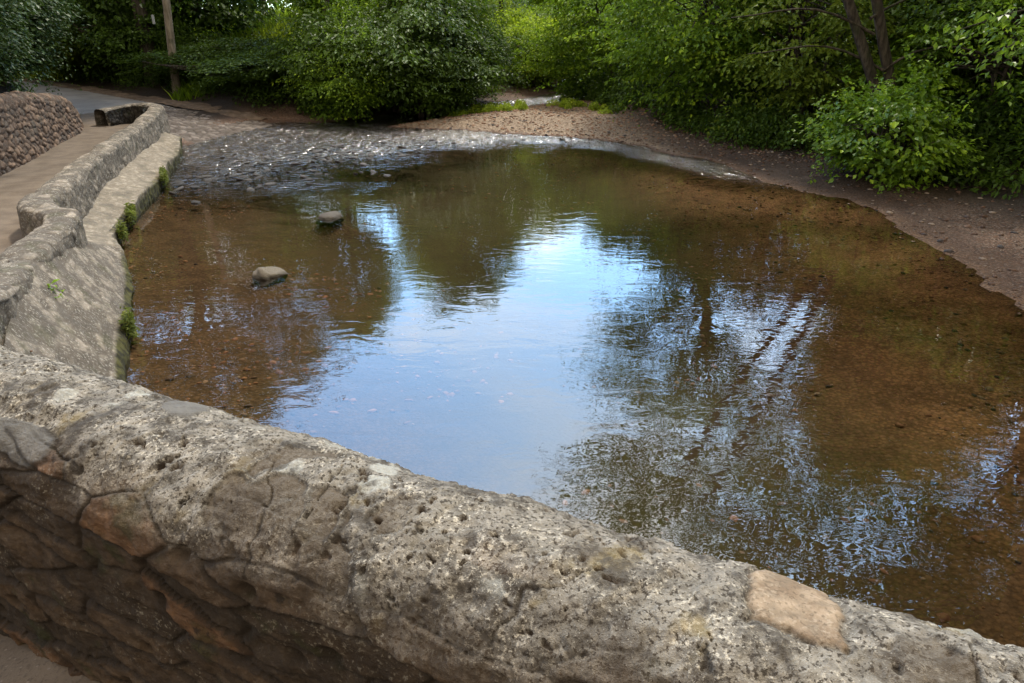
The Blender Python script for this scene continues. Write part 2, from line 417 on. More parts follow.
def mat_stone(name, a, b, wet=.0):
    k = NT(name); p = k.obj(); oi = k.n('ShaderNodeObjectInfo').outputs['Random']
    n = k.noise(p, 4, 5, .6); f = k.noise(p, 30, 3, .7)
    c = k.mix(k.math('ADD', k.math('MULTIPLY', oi, .6), k.math('MULTIPLY', n, .4)), a, b)
    c = k.mix(k.math('MULTIPLY', k.step(f, .52, .68), .4), c, tuple(x*.4 for x in a))
    zb_ = k.n('ShaderNodeSeparateXYZ', ins={0: k.n('ShaderNodeNewGeometry').outputs['Position']}).outputs[2]
    c = k.mix(k.step(k.math('ADD', zb_, k.math('MULTIPLY', k.math('SUBTRACT', n, .5), .05)), .045, .015), c, k.mix(.6, c, (.035, .026, .014)))
    return k.done(k.bsdf(c, .85-.5*wet, k.bump(k.math('ADD', f, n), .9, .05), .4))

def mat_pebbles(name, f=1.0):
    k = NT(name); rv = k.n('ShaderNodeNewGeometry').outputs['Random Per Island']
    r2 = k.math('FRACT', k.math('MULTIPLY', rv, 17.3))
    c = k.mix(rv, (.048*f, .024*f, .014*f), (.125*f, .068*f, .040*f)); c = k.mix(k.step(r2, .7, .9), c, (.24, .18, .135)); c = k.mix(k.step(r2, .2, .08), c, (.05, .042, .04))
    return k.done(k.bsdf(c, .75, None, .35))

M = dict(
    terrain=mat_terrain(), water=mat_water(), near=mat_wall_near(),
    river_wall=mat_rubble('lichened_rubble_wall', (.105, .085, .064), (.27, .223, .172), (.085, .068, .052), .6, .3),
    footing=mat_rubble('pale_rendered_footing', (.21, .175, .13), (.29, .245, .185), (.15, .12, .09), .35, .15),
    hook=mat_rubble('shaded_mossy_rubble', (.02, .017, .014), (.05, .042, .034), (.012, .01, .008), .12, .3),  # dark stone colours hold the deep shade of the curl besides moss
    red_wall=mat_rubble('red_sandstone_rubble', (.10, .060, .039), (.25, .158, .102), (.055, .035, .023), .2, .12),
    lane=mat_simple('trodden_earth_and_tarmac', (.088, .064, .044), (.140, .106, .076), 2.5, 70, .9, .006, (.22, .18, .15)),
    road=mat_simple('grey_tarmac', (.14, .13, .12), (.22, .205, .19), 1.2, 60, .75, .005),
    cobble=mat_rubble('river_cobbles', (.09, .07, .06), (.21, .175, .155), (.035, .027, .022), .15, .05),
    verge=mat_simple('dry_earth_verge', (.07, .048, .032), (.15, .105, .072), 5, 60, .95, .02),
    boulder=mat_stone('pale_weathered_boulder', (.20, .165, .12), (.34, .29, .22)),
    boulder_dark=mat_stone('dull_grey_boulder', (.13, .112, .09), (.21, .18, .15)),
    wetstone=mat_stone('wet_river_stone', (.020, .016, .013), (.22, .19, .165), .7),
    pebbles=mat_pebbles('mixed_gravel'),
    bargravel=mat_pebbles('pale_bar_gravel', 2.3),
    bedstones=mat_pebbles('brown_bed_pebbles', 2.6),
    bark=mat_bark('grey_brown_bark', (.028, .022, .017), (.10, .08, .062)),
    bark_lit=mat_bark('pale_grey_bark', (.05, .042, .035), (.17, .145, .118)),
    pole=mat_bark('weathered_pole_timber', (.13, .105, .078), (.27, .225, .17)),
    metal=mat_simple('dull_galvanised_metal', (.25, .26, .27), (.35, .36, .37), 20, 90, .5, .002),
    ivy=mat_leaf('ivy_leaf', (0.018, 0.038, 0.008), (0.055, 0.097, 0.018), None, .15, .5, .2),
    dark=mat_leaf('dark_glossy_leaf', (0.018, 0.038, 0.004), (0.087, 0.149, 0.012), None, .25, .52, .2),
    mid=mat_leaf('mid_green_leaf', (0.037, 0.079, 0.006), (0.178, 0.281, 0.016), (0.313, 0.431, 0.027), .35),
    lime=mat_leaf('yellow_green_leaf', (0.083, 0.142, 0.007), (0.365, 0.478, 0.027), (0.564, 0.676, 0.048), .42),
    olive=mat_leaf('olive_leaf', (0.047, 0.074, 0.006), (0.178, 0.235, 0.020), None, .3),
    bright=mat_leaf('bright_bush_leaf', (0.053, 0.113, 0.007), (0.240, 0.374, 0.024), (0.416, 0.582, 0.041), .38, .4, .4),
    grass=mat_leaf('grass_blade', (0.104, 0.160, 0.009), (0.356, 0.449, 0.034), (0.564, 0.600, 0.061), .4, .6, .2),
    moss=mat_leaf('moss_and_fern', (.04, .055, .008), (.16, .19, .03), (.24, .24, .05), .4, .7, .2),
)

# ------------------------------------------------------------------ ground
def axis(segs):
    out = []
    for a, b, s in segs: out.append(np.arange(a, b-1e-6, s))
    return np.concatenate(out+[[segs[-1][1]]])
gx = axis([(-320, -60, 20), (-60, -32, 2), (-32, -14, .25), (-14, 11, .11), (11, 24, .25), (24, 60, 2), (60, 320, 20)])
gy = axis([(-120, -20, 10), (-20, -2, 1), (-2, 27, .11), (27, 45, .22), (45, 70, 1), (70, 120, 5), (120, 420, 20)])
GX, GY = np.meshgrid(gx, gy, indexing='ij')
GZ, GD, GRIF, GDL, GSIDE, GBAR = terrain(GX, GY)
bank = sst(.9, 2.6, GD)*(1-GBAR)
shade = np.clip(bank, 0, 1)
shade = np.where((GX > 4.5) & (GY < 15.5), .35*sst(.1, .8, GD)*sst(9, 13, GY)+.65*sst(1.1, 2.4, GD), shade)  # beach edge darkened early, standing in for shade of the trees
shade = np.maximum(shade, .6*sst(.1, .6, GD)*sst(2.5, 4.5, GX)*sst(12, 15, GY))  # right bank gravel darkened too: tree shade painted in with the leaf litter
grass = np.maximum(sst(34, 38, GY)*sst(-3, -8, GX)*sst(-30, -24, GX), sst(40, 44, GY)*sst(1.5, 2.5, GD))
litter_shade = shade*(1-grass)
bar_green = GBAR*sst(1.9, 2.6, GD+.6*fbm(GX*1.2, GY*1.2, 44))*.0
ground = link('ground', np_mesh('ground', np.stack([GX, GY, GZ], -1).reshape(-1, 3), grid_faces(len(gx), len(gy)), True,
              {'depth': -GZ, 'grass': np.clip(grass+bar_green, 0, 1), 'litter_shade': litter_shade, 'bar': GBAR, 'pale': sst(.5, 5.5, GX+.12*(8-GY))}), M['terrain'])
tag(ground, kind='structure')
def gz(x, y):
    return float(terrain(np.array([[float(x)]]), np.array([[float(y)]]))[0][0, 0])

wx = axis([(-13, 14, .3)]); wy = axis([(-14, 50, .3)])
WX, WY = np.meshgrid(wx, wy, indexing='ij')
wr = sst(-2.6, 2.6, WY-(14.4+(WX+7)*.64)+fbm(WX*.8, WY*.8, 77, 3)*3.0+sst(-2, -6, WX)*.5)*sst(8.0, 4, WX)
wdp = poly_sd(POOL, WX, WY)
wr = np.maximum(wr*sst(30, 27, WY), .9*sst(26, 28, WY))
wr = np.maximum(wr, .8*sst(-1.5, -.2, wdp+.5*fbm(WX*.6, WY*.6, 78))*sst(13.0, 15.5, WY))
water = link('river_water', np_mesh('river_water', np.stack([WX, WY, WX*0], -1).reshape(-1, 3), grid_faces(len(wx), len(wy)), True, {'riffle': wr}), M['water'])
tag(water, kind='structure')

# ------------------------------------------------------------------ lane, road, ford ramp
def resample(P, step):
    P = np.asarray(P, float); seg = np.linalg.norm(np.diff(P[:, :2], axis=0), axis=1); s = np.concatenate([[0], np.cumsum(seg)])
    t = np.arange(0, s[-1]+1e-6, step) if np.isscalar(step) else step
    return np.stack([np.interp(t, s, P[:, i]) for i in range(P.shape[1])], 1), t
def smooth(P, n):
    P = P.copy()
    for _ in range(n): P[1:-1] = .25*P[:-2]+.5*P[1:-1]+.25*P[2:]
    return P
def normals2(P):
    T = np.gradient(P[:, :2], axis=0); T /= np.linalg.norm(T, axis=1)[:, None]+1e-9
    return T, np.stack([T[:, 1], -T[:, 0]], 1)         # right-hand normal
def strip(name, P, wl, wr_, mat, step=.12, nv=24, amp=.01, sm=6, kind='structure', zoff=0):
    C, t = resample(P, step); C = smooth(C, sm); T, N = normals2(C)
    WL = wl(t) if callable(wl) else np.full(len(t), wl); WR = wr_(t) if callable(wr_) else np.full(len(t), wr_)
    v = np.linspace(0, 1, nv)
    off = -WL[:, None]*(1-v)+WR[:, None]*v
    X = C[:, 0:1]+N[:, 0:1]*off; Y = C[:, 1:2]+N[:, 1:2]*off
    Z = C[:, 2:3]+0*off + fbm(X*2, Y*2, 61)*amp + zoff
    Z = Z - .06*(np.abs(v-.5)*2)[None, :]**4
    o = link(name, np_mesh(name, np.stack([X, Y, Z], -1).reshape(-1, 3), grid_faces(len(t), nv)), mat)
    return tag(o, kind=kind)
WALLS = [np.array([(6.7, -2.02), (2.9, -.41), (-1.88, 1.88), (-2.62, 2.42), (-3.3, 3.2), (-3.85, 4.2), (-4.72, 6.15), (-5.25, 7.75), (-6.0, 8.55), (-6.5, 9.6), (-7.1, 11.2), (-8.3, 15.0), (-8.98, 17.4), (-9.62, 19.2)])]
def lane_right(t):
    C, _ = resample(LANE[:15], .12); C = smooth(C, 5)
    d_ = line_d(WALLS[0], C[:, 0], C[:, 1])[0]
    return np.where(C[:, 1] < 18, d_-.03, np.minimum(d_, 1.5))
strip('lane', LANE[:15], 1.7, lane_right, M['lane'], .12, 26, .02, 5)
strip('road', np.array([(-12.3, 22.9, .41), (-13.0, 23.6, .43), (-14.0, 24.6, .45), (-15.6, 26, .48), (-19, 29, .56), (-25, 33, .75), (-36, 39, 1.2)]), 2.2, 1.7, M['road'], .2, 20, .015, 6, 'structure', .01)
strip('road_verge', np.array([(-8.4, 23.6, .12), (-10.3, 24.6, .40), (-12.6, 26.1, .46), (-15.6, 28.4, .52), (-19, 31.0, .62), (-25, 35.0, .82)]), .45, .6, M['verge'], .12, 12, .09, 6)
# cobbled ramp into the water
un, vn = 150, 150
U, Vv = np.meshgrid(np.linspace(0, 1, un), np.linspace(0, 1, vn), indexing='ij')
c00, c10, c11, c01 = map(np.array, ((-10.2, 18.7, .36), (-8.45, 18.2, -.16), (-6.9, 23.0, -.12), (-12.3, 24.6, .45)))
B = c00*(1-U[..., None])*(1-Vv[..., None])+c10*U[..., None]*(1-Vv[..., None])+c11*U[..., None]*Vv[..., None]+c01*(1-U[..., None])*Vv[..., None]
f1, f2, rid, _, _ = worley(B[..., 0]*4.6, B[..., 1]*4.6, 91)
B[..., 2] += .03*sst(.02, .35, f2-f1)+.02*rid
B[..., 2] += .10*np.sin(np.pi*U)*0
tag(link('cobbled_ford_ramp', np_mesh('cobbled_ford_ramp', B.reshape(-1, 3), grid_faces(un, vn), True,
    {'crev': 1-sst(.02, .22, f2-f1), 'tone': rid, 'low': 0*rid}), M['cobble']), kind='structure')

# ------------------------------------------------------------------ walls
def sweep(C, ztop, zin, zout, width, vin, vtop, vout, dispf, rnd_top=.5, batter=0, caps=True):
    """a wall swept along centre line C (n,2): up the inner face, over the rounded top, down the outer face.
    the inner side is to the left of the direction of travel.  returns verts, faces, U, V, part"""
    n = len(C); T, N = normals2(C)
    s = np.concatenate([[0], np.cumsum(np.linalg.norm(np.diff(C, axis=0), axis=1))])
    h = width/2
    r = h*rnd_top*2 if rnd_top < .5 else h
    nv = len(vin)+len(vtop)+len(vout)
    lat = np.zeros((n, nv)); hz = np.zeros((n, nv)); V = np.zeros((n, nv)); nl = np.zeros(nv); nz = np.zeros(nv)
    ry = r*.8
    li = ztop-ry-zin; lo = ztop-ry-zout
    j = 0
    for q in vin:
        lat[:, j] = -h-batter*(1-q); hz[:, j] = zin+li*q; V[:, j] = -(1-q)*li; nl[j] = -1; j += 1
    L = np.pi*r*.9+(width-2*r)
    for q in vtop:
        # flat middle with rounded shoulders
        a = np.pi*q
        lat[:, j] = -np.cos(a)*r - np.sign(np.cos(a))*(h-r)*min(1, abs(np.cos(a))*1.6); hz[:, j] = ztop-ry+np.sin(a)*ry
        V[:, j] = L*q; nl[j] = -np.cos(a); nz[j] = np.sin(a); j += 1
    for q in vout:
        lat[:, j] = h+batter*q; hz[:, j] = (ztop-ry)-lo*q; V[:, j] = L+lo*q; nl[j] = 1; j += 1
    U = np.repeat(s[:, None], nv, 1)
    dsp, attrs = dispf(U, V, L, hz)
    lat2 = lat+dsp*nl[None, :]; hz2 = hz+dsp*nz[None, :]
    X = C[:, 0:1]+N[:, 0:1]*lat2; Y = C[:, 1:2]+N[:, 1:2]*lat2
    verts = np.stack([X, Y, hz2], -1).reshape(-1, 3)
    return verts, grid_faces(n, nv), attrs

# --- bridge parapet (beside the camera)
e = np.array((.905, -.425)); nrm_ = np.array((.425, .905))
DC = .93
u_near = np.concatenate([np.arange(7, 1.0, -.05), np.arange(1.0, -2.55, -.0042)])
Cn = np.stack([nrm_*DC+e*u for u in u_near])
tail, _ = resample(np.array([tuple(Cn[-1]), (-2.62, 2.42), (-3.3, 3.2), (-3.85, 4.2), (-4.35, 5.3), (-4.75, 6.2)]), .02)
tail = smooth(tail, 120)
Cn = np.concatenate([Cn, tail[1:]])
sn = np.concatenate([[0], np.cumsum(np.linalg.norm(np.diff(Cn, axis=0), axis=1))])
Un = 7.0 - sn                                       # u coordinate: equals u_near on the straight
ztopn = np.interp(-Un, [-7, -.5, 1.8, 2.4, 3.2, 4.5, 6.2, 7], [2.085, 2.12, 2.105, 2.12, 1.95, 1.45, 1.05, .98])
zinn = np.interp(-Un, [-7, -.5, 1.6, 2.4, 3.2, 4.5, 6.2, 7], [1.36, 1.36, 1.34, 1.28, 1.10, .8, .55, .5])
CRACKS = [((-1.02, .30), (-.98, .22), (-.93, .15), (-.93, .08)), ((-.94, .45), (-.86, .33), (-.84, .22)), ((-.30, .30), (-.36, .20), (-.37, .12)),
          ((-1.95, .10), (-1.7, .16), (-1.45, .13)), ((.16, .02), (.10, .12), (.12, .2)), ((.33, .5), (.31, .36), (.36, .2), (.34, .08))]
def disp_near(U0, V, L, hz):
    U = 7.0-U0
    wob = fbm(U*3.1, V*3.1, 2)*.05
    d_ = fbm(U*1.6, V*1.6, 1, 3)*.014 + fbm(U*6, V*6, 4, 3)*.010
    zone = sst(.03, .26, V - .03*fbm(U*.0+V*0+U*2.3, V*2.3, 14)*4 + .05*fbm(U*9, V*9, 15))
    outer = sst(L+.05, L+.3, V); zone = zone*(1-outer*.6)
    # coping: granular roughcast
    g1, g2, gr, _, _ = worley(U*55+wob*20, V*55, 6)
    h1, h2, hr, _, _ = worley(U*24, V*24+wob*9, 7)
    cop = fbm(U*26, V*26, 9, 4, .6)*.0075 + (1-sst(.1, .7, g1))*.0034*sst(.3, .6, gr) + (1-sst(.15, .7, h1))*.006*sst(.55, .8, hr)
    # pits in clusters
    clus = sst(.02, .35, fbm(U*2.6, V*3.4, 23, 3))
    p1, _, pr, _, _ = worley(U*30+fbm(U*26, V*26, 3, 3)*.9, V*38+fbm(U*26, V*26, 5, 3)*.9, 31)
    pit = sst(.30, .12, p1+.16*fbm(U*60, V*60, 36, 3))*(pr > .85)*np.clip(.05+clus*1.1, 0, 1)
    p3, _, pr3, _, _ = worley(U*8+fbm(U*16, V*16, 43, 4)*1.1, V*12+fbm(U*16, V*16, 45, 4)*1.1, 33)
    pit = np.maximum(pit, sst(.34, .16, p3)*(pr3 > .87)*sst(-.1, .25, fbm(U*40, V*40, 47, 3)))
    pit = pit*zone
    # stones of the inner face: long flat courses
    a, b = U*3.4+fbm(U*2, V*4, 51)*.35+np.floor(V*7.5)*.0, V*11.5+fbm(U*1.7, V*2.5, 52)*.9
    f1, f2, rid, dx, dy = worley(a, b, 53, .85)
    cr = 1-sst(.03, .20, f2-f1+fbm(U*30, V*30, 54)*.05)
    st = .012*sst(.0, .09, f2-f1)+.022*(rid-.5)+dy*.02*(rid-.3)+fbm(U*12, V*26, 55, 5, .65)*.016+fbm(U*40, V*60, 56, 4, .6)*.005
    hole, _, hr2, _, _ = worley(U*8, V*11, 58); cav = sst(.3, .1, hole)*(hr2 > .86)
    st = st-.03*cav
    crev = np.maximum(cr, cav)*(1-zone)
    # faint stones showing through the coping
    a2, b2 = U*3.6+fbm(U*3, V*3, 71)*.4, V*4.2+fbm(U*3, V*3, 72)*.4+.3
    q1, q2, qid, qx, qy = worley(a2, b2, 73, .95)
    seam = (1-sst(.0, .07, q2-q1+fbm(U*25, V*25, 74)*.04))*sst(.1, .35, fbm(U*1.9, V*2.3, 75, 2)+.05)*zone
    cop = cop+(qid-.5)*.014*sst(0, .2, q2-q1)
    e1, e2, eid, ex_, ey_ = worley(U*6.5+fbm(U*7, V*7, 76, 3)*.7, V*8.5+fbm(U*7, V*7, 77, 3)*.7, 78, .95)
    expo = (eid > .80)*sst(.06, .16, e2-e1+fbm(U*30, V*30, 79, 3)*.10)*sst(-.25, .05, fbm(U*2.2, V*2.6, 80, 2)-(V-.25)*.5)*zone
    erim = (eid > .80)*sst(.20, .05, e2-e1)*sst(.0, .04, e2-e1)*zone*sst(-.25, .05, fbm(U*2.2, V*2.6, 80, 2)-(V-.25)*.5)
    flake = fbm(U*9, V*9, 85, 4, .6); cop = cop+.006*sst(.02, .06, flake)-.005*sst(-.1, -.16, flake)
    crk = np.zeros(U.shape)
    for ln in CRACKS:
        dd = line_d(np.array(ln), U+fbm(U*10, V*10, 81, 4)*.05, V+fbm(U*10, V*10, 82, 4)*.05)[0]
        wd = .0022*(1+1.6*fbm(U*20, V*20, 83))
        crk = np.maximum(crk, sst(wd*2.2, wd*.6, dd))
    # pale squared patch stone and a smooth grey stone let into the top
    def box(u0, u1, v0, v1, amp, sd):
        jx = fbm(U*13, V*13, sd)*amp; jy = fbm(U*13, V*13, sd+1)*amp
        dx_ = np.maximum(u0-(U+jx), (U+jx)-u1); dy_ = np.maximum(v0-(V+jy), (V+jy)-v1)
        return np.maximum(dx_, dy_)
    bx = box(-.005, .135, .30, .60, .035, 101)
    patch = sst(.004, -.006, bx); edge = sst(.011, .0, np.abs(bx))*(.45+.55*sst(-.2, .15, fbm(U*22, V*22, 104)+.1))
    bf = np.hypot((U+1.72+fbm(U*9, V*9, 112)*.03+(V-.17)*.35)/.125, (V-.165+fbm(U*9, V*9, 113)*.02)/.055)-1
    flat = sst(.08, -.05, bf); fedge = sst(.22, .0, np.abs(bf-.05))*sst(-.1, .1, fbm(U*12, V*12, 114)+(.17-V)*3)
    bf2 = np.hypot((U+1.42+fbm(U*9, V*9, 118)*.02)/.06, (V-.40)/.05)-1
    flat = np.maximum(flat, sst(.1, -.1, bf2))
    # ring-shaped fossil-like hollow
    ring = np.hypot((U+.215)/1.0, (V-.40)/.8); rg = sst(.010, .003, np.abs(ring-.033))*.8+sst(.008, .002, np.abs(ring-.015))*.5
    keep = (1-patch)*(1-flat)
    crk = np.maximum(crk, seam*.75)*keep
    pit = np.maximum(pit*keep, 0)
    dsp = d_+zone*(cop*.72*(.25+.75*keep))+(1-zone)*st*.8-pit*.014-crk*.007*zone+patch*.004+flat*.006-edge*.010-rg*.004-expo*.007-erim*.004+patch*fbm(U*14, V*14, 88, 4)*.006
    return dsp, {'crev': np.clip(np.maximum(np.maximum(crev, crk), np.maximum(np.maximum(edge*.75, erim*.7), np.maximum(fedge*.9, rg*.6))), 0, 1), 'tone': rid, 'zone': zone, 'pit': np.clip(pit, 0, 1), 'patch': patch, 'flat': np.maximum(flat, 0), 'expo': expo}
vin = np.concatenate([[-.25], np.linspace(0, 1, 118)[:-1]]); vtop = np.linspace(0, 1, 176); vout = np.concatenate([np.linspace(0, .1, 12)[1:], np.linspace(.1, 1, 60)[1:]])
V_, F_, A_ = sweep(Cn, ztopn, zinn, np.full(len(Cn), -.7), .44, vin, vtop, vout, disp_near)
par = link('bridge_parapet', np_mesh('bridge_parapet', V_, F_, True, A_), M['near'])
tag(par, 'thick lichened rubble parapet with rounded coping running across the foreground', 'wall')

# --- riverside wall along the lane: stepped in plan, curling round at its far end
RW = np.array([(-3.1, 2.95, 1.75), (-3.6, 3.8, 1.45), (-4.2, 5.05, 1.10), (-4.72, 6.15, .98), (-4.98, 6.9, .96), (-5.25, 7.75, .95), (-5.42, 8.12, .95), (-6.0, 8.55, .93), (-6.3, 8.95, .93), (-6.5, 9.6, .91), (-7.1, 11.2, .90),
               (-7.72, 13.2, .90), (-8.3, 15.0, .90), (-8.98, 17.4, .90), (-9.62, 19.2, .92), (-9.95, 20.1, .92), (-10.4, 20.62, .92), (-10.9, 20.6, .92), (-11.2, 20.2, .90), (-11.38, 19.72, .86)])
Cw, tw = resample(RW, .018); Cw = smooth(Cw, 60)
laneZ = line_d(LANE, Cw[:, 0], Cw[:, 1])[2]
def disp_rub(sx, sy, amp, seed, lowfn=None):
    def f(U, V, L, hz):
        a = U*sx+fbm(U*2, V*2, seed)*.4; b = V*sy+fbm(U*2, V*2, seed+1)*.5
        f1, f2, rid, dx, dy = worley(a, b, seed+2, .95)
        cr = 1-sst(.03, .22, f2-f1)
        dsp = amp*sst(0, .35, f2-f1)+amp*1.2*(rid-.5)+fbm(U*1.2, V*1.2, seed+5)*.05+fbm(U*6, V*6, seed+6, 2)*.014
        low = lowfn(hz, U) if lowfn else 0*U
        return dsp, {'crev': cr, 'tone': rid, 'low': low}
    return f
V_, F_, A_ = sweep(Cw[:, :2], Cw[:, 2], laneZ-.25, np.full(len(Cw), -.5), .40, np.linspace(0, 1, 30)[:-1], np.linspace(0, 1, 34), np.linspace(0, 1, 60)[1:],
                   disp_rub(5.2, 10, .007, 200), batter=.05, rnd_top=.34)
# end face of the curl
rw_root = empty('riverside_wall', (-8.0, 13.0, 0))
tag(rw_root, 'pale stepped riverside wall with curled far end between lane and pool', 'wall')
V_ = V_-np.array((-8.0, 13.0, 0))
link('rubble_body', np_mesh('rubble_body', V_, F_, True, A_), M['river_wall'], rw_root)
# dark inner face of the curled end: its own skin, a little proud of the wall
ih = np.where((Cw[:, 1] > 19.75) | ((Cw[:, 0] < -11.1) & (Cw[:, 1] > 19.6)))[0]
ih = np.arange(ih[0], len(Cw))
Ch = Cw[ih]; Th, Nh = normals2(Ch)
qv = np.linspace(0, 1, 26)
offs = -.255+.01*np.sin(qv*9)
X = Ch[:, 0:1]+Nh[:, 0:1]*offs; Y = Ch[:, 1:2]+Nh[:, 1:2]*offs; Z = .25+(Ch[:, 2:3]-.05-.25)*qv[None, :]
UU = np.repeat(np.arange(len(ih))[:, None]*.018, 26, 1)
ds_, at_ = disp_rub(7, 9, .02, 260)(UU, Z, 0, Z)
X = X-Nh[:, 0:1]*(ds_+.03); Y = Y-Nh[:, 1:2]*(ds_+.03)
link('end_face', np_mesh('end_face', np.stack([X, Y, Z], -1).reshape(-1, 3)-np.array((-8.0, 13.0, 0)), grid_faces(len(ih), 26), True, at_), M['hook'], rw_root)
# footing ledge towards the water
FT = np.array([(-2.1, 3.0), (-2.75, 4.1), (-3.3, 5.0), (-3.8, 6.0), (-4.25, 7.0), (-4.75, 8.0), (-5.2, 8.8), (-5.72, 9.5), (-6.15, 10.6), (-6.62, 12.2), (-7.25, 14.4), (-8.05, 16.8), (-8.62, 18.3), (-8.95, 19.0), (-9.4, 19.5)])
Cf, tf = resample(FT, .022); Cf = smooth(Cf, 30); Tf, Nf = normals2(Cf)
far = sst(8.2, 9.2, Cf[:, 1])
nq = 70; q = np.linspace(0, 1, nq)
wid = .58+.20*far-.25*sst(17, 19.5, Cf[:, 1]); ztop_in = .92-.44*far; zed = .06+.16*far+.05*np.sin(tf*2)
lat = np.where(q < .55, -(1-q/.55), 0)[None, :]*wid[:, None]
zf = np.where(q[None, :] < .55, ztop_in[:, None]*(1-q/.55)+zed[:, None]*(q/.55), zed[:, None]*(1-(q-.55)/.45)-.5*(q-.55)/.45)
UU = np.repeat(tf[:, None], nq, 1); VV = np.repeat((q*1.6)[None, :], len(tf), 0)
ds_, at_ = disp_rub(5.2, 10, .007, 240)(UU, VV, 0, zf)
ds_ = ds_*1.0
lat = lat+np.where(q > .5, ds_, 0)+.04*np.where(q > .55, (q-.55), 0)
zf = zf+np.where(q < .56, ds_*.5, 0)
at_['low'] = np.clip(sst(.30, .12, zf+.10*fbm(UU*3, VV*3, 247))*(q > .5), 0, 1)
X = Cf[:, 0:1]+Nf[:, 0:1]*lat; Y = Cf[:, 1:2]+Nf[:, 1:2]*lat
cut = int(np.argmax(Cf[:, 1] > 8.9))
for nm_, sl_, mt_ in (('battered_base', slice(0, cut+1), 'river_wall'), ('footing', slice(cut, None), 'footing')):
    n_ = X[sl_].shape[0]
    link(nm_, np_mesh(nm_, np.stack([X[sl_], Y[sl_], zf[sl_]], -1).reshape(-1, 3)-np.array((-8.0, 13.0, 0)), grid_faces(n_, nq), True, {k_: a_[sl_] for k_, a_ in at_.items()}), M[mt_], rw_root)

# --- red rubble retaining wall on the left of the lane
RL = np.array([(-9.0, 10.3, 1.75), (-9.55, 12.0, 1.75), (-9.95, 13.2, 1.75), (-10.65, 15.5, 1.65), (-11.5, 18.2, 1.35), (-12.2, 19.6, .95), (-12.9, 20.6, .6)])
Cl, tl = resample(RL, .025); Cl = smooth(Cl, 20)
V_, F_, A_ = sweep(Cl[:, :2], Cl[:, 2], np.full(len(Cl), .2), np.full(len(Cl), .2), .5, np.linspace(0, 1, 12)[:-1], np.linspace(0, 1, 24), np.linspace(0, 1, 60)[1:],
                   disp_rub(4.6, 7.6, .026, 300), batter=.10)
tag(link('retaining_wall', np_mesh('retaining_wall', V_, F_, True, A_), M['red_wall']), 'reddish dry stone retaining wall under dark shrubs beside the lane', 'wall')

# ------------------------------------------------------------------ stones
def stone_mesh(name, seed, sub=3, flat=.55, rough=.3):
    import bmesh
    bm = bmesh.new(); bmesh.ops.create_icosphere(bm, subdivisions=sub, radius=1)
    co = np.array([v.co[:] for v in bm.verts])
    r = 1+rough*(fbm(co[:, 0]*1.3+co[:, 2]*.7+seed, co[:, 1]*1.3-co[:, 2]*.9, seed, 4))
    rg = np.random.default_rng(seed)
    for _ in range(7):                                 # planed-off facets
        nv = rg.normal(size=3); nv /= np.linalg.norm(nv); lim = rg.uniform(.55, .85)
        dd = co@nv; co = co-np.outer(np.maximum(dd-lim, 0), nv)
    co = co*r[:, None]; co[:, 2] *= flat
    for v, c in zip(bm.verts, co): v.co = c
    me = bpy.data.meshes.new(name); bm.to_mesh(me); bm.free()
    me.polygons.foreach_set('use_smooth', np.ones(len(me.polygons), bool)); me.update()
    return me
b1 = link('boulder', stone_mesh('boulder', 3, 4, .62, .25), M['boulder']); g1 = gz(-3.19, 8.5)-.08; b1.location = (-3.19, 8.5, (.13+g1)/2); b1.scale = (.21, .17, (.13-g1)/2/.60); b1.rotation_euler = (0, .1, .3)
tag(b1, 'pale tan boulder standing out of the calm pool near the left bank', 'rock')
b2 = link('boulder', stone_mesh('boulder_flat', 8, 4, .5, .25), M['boulder_dark']); g2 = gz(-3.12, 11.5)-.10; b2.location = (-3.12, 11.5, (.08+g2)/2); b2.scale = (.27, .22, (.08-g2)/2/.48); b2.rotation_euler = (0, -.1, 1.2)
tag(b2, 'dull grey boulder at the near edge of the stony riffle', 'rock')
kinds = [stone_mesh('stone', 20+i, 2, .55, .3) for i in range(6)]
cnt = 0
while cnt < 295:
    # along the riffle, thickest in a drift running out from the ramp
    if rnd.random() < .72:
        t = rnd.random(); x = -7.0+t*4.6+rnd.gauss(0, .6); y = 14.0+t*3.6+rnd.gauss(0, 1.1)+rnd.random()*2*t
    else:
        t = rnd.random(); x = -7.5+t*11; y = 15.6+(x+7)*.55+rnd.gauss(1.6, 1.2)
    dd = float(poly_sd(POOL, np.array([x]), np.array([y]))[0])
    if dd > -.25: continue
    s = .04+.065*rnd.random()**2.2
    o = link('riffle_stone', kinds[cnt % 6], M['wetstone'])
    o.location = (x, y, .012*rnd.random()-.005); o.rotation_euler = (rnd.gauss(0, .2), rnd.gauss(0, .2), rnd.random()*6.28); o.scale = (s*rnd.uniform(.9, 1.6), s, s*rnd.uniform(.55, .9))
    tag(o, 'small wet stone poking out of the shallow riffle', 'stone', 'small stones in the riffle')
    cnt += 1
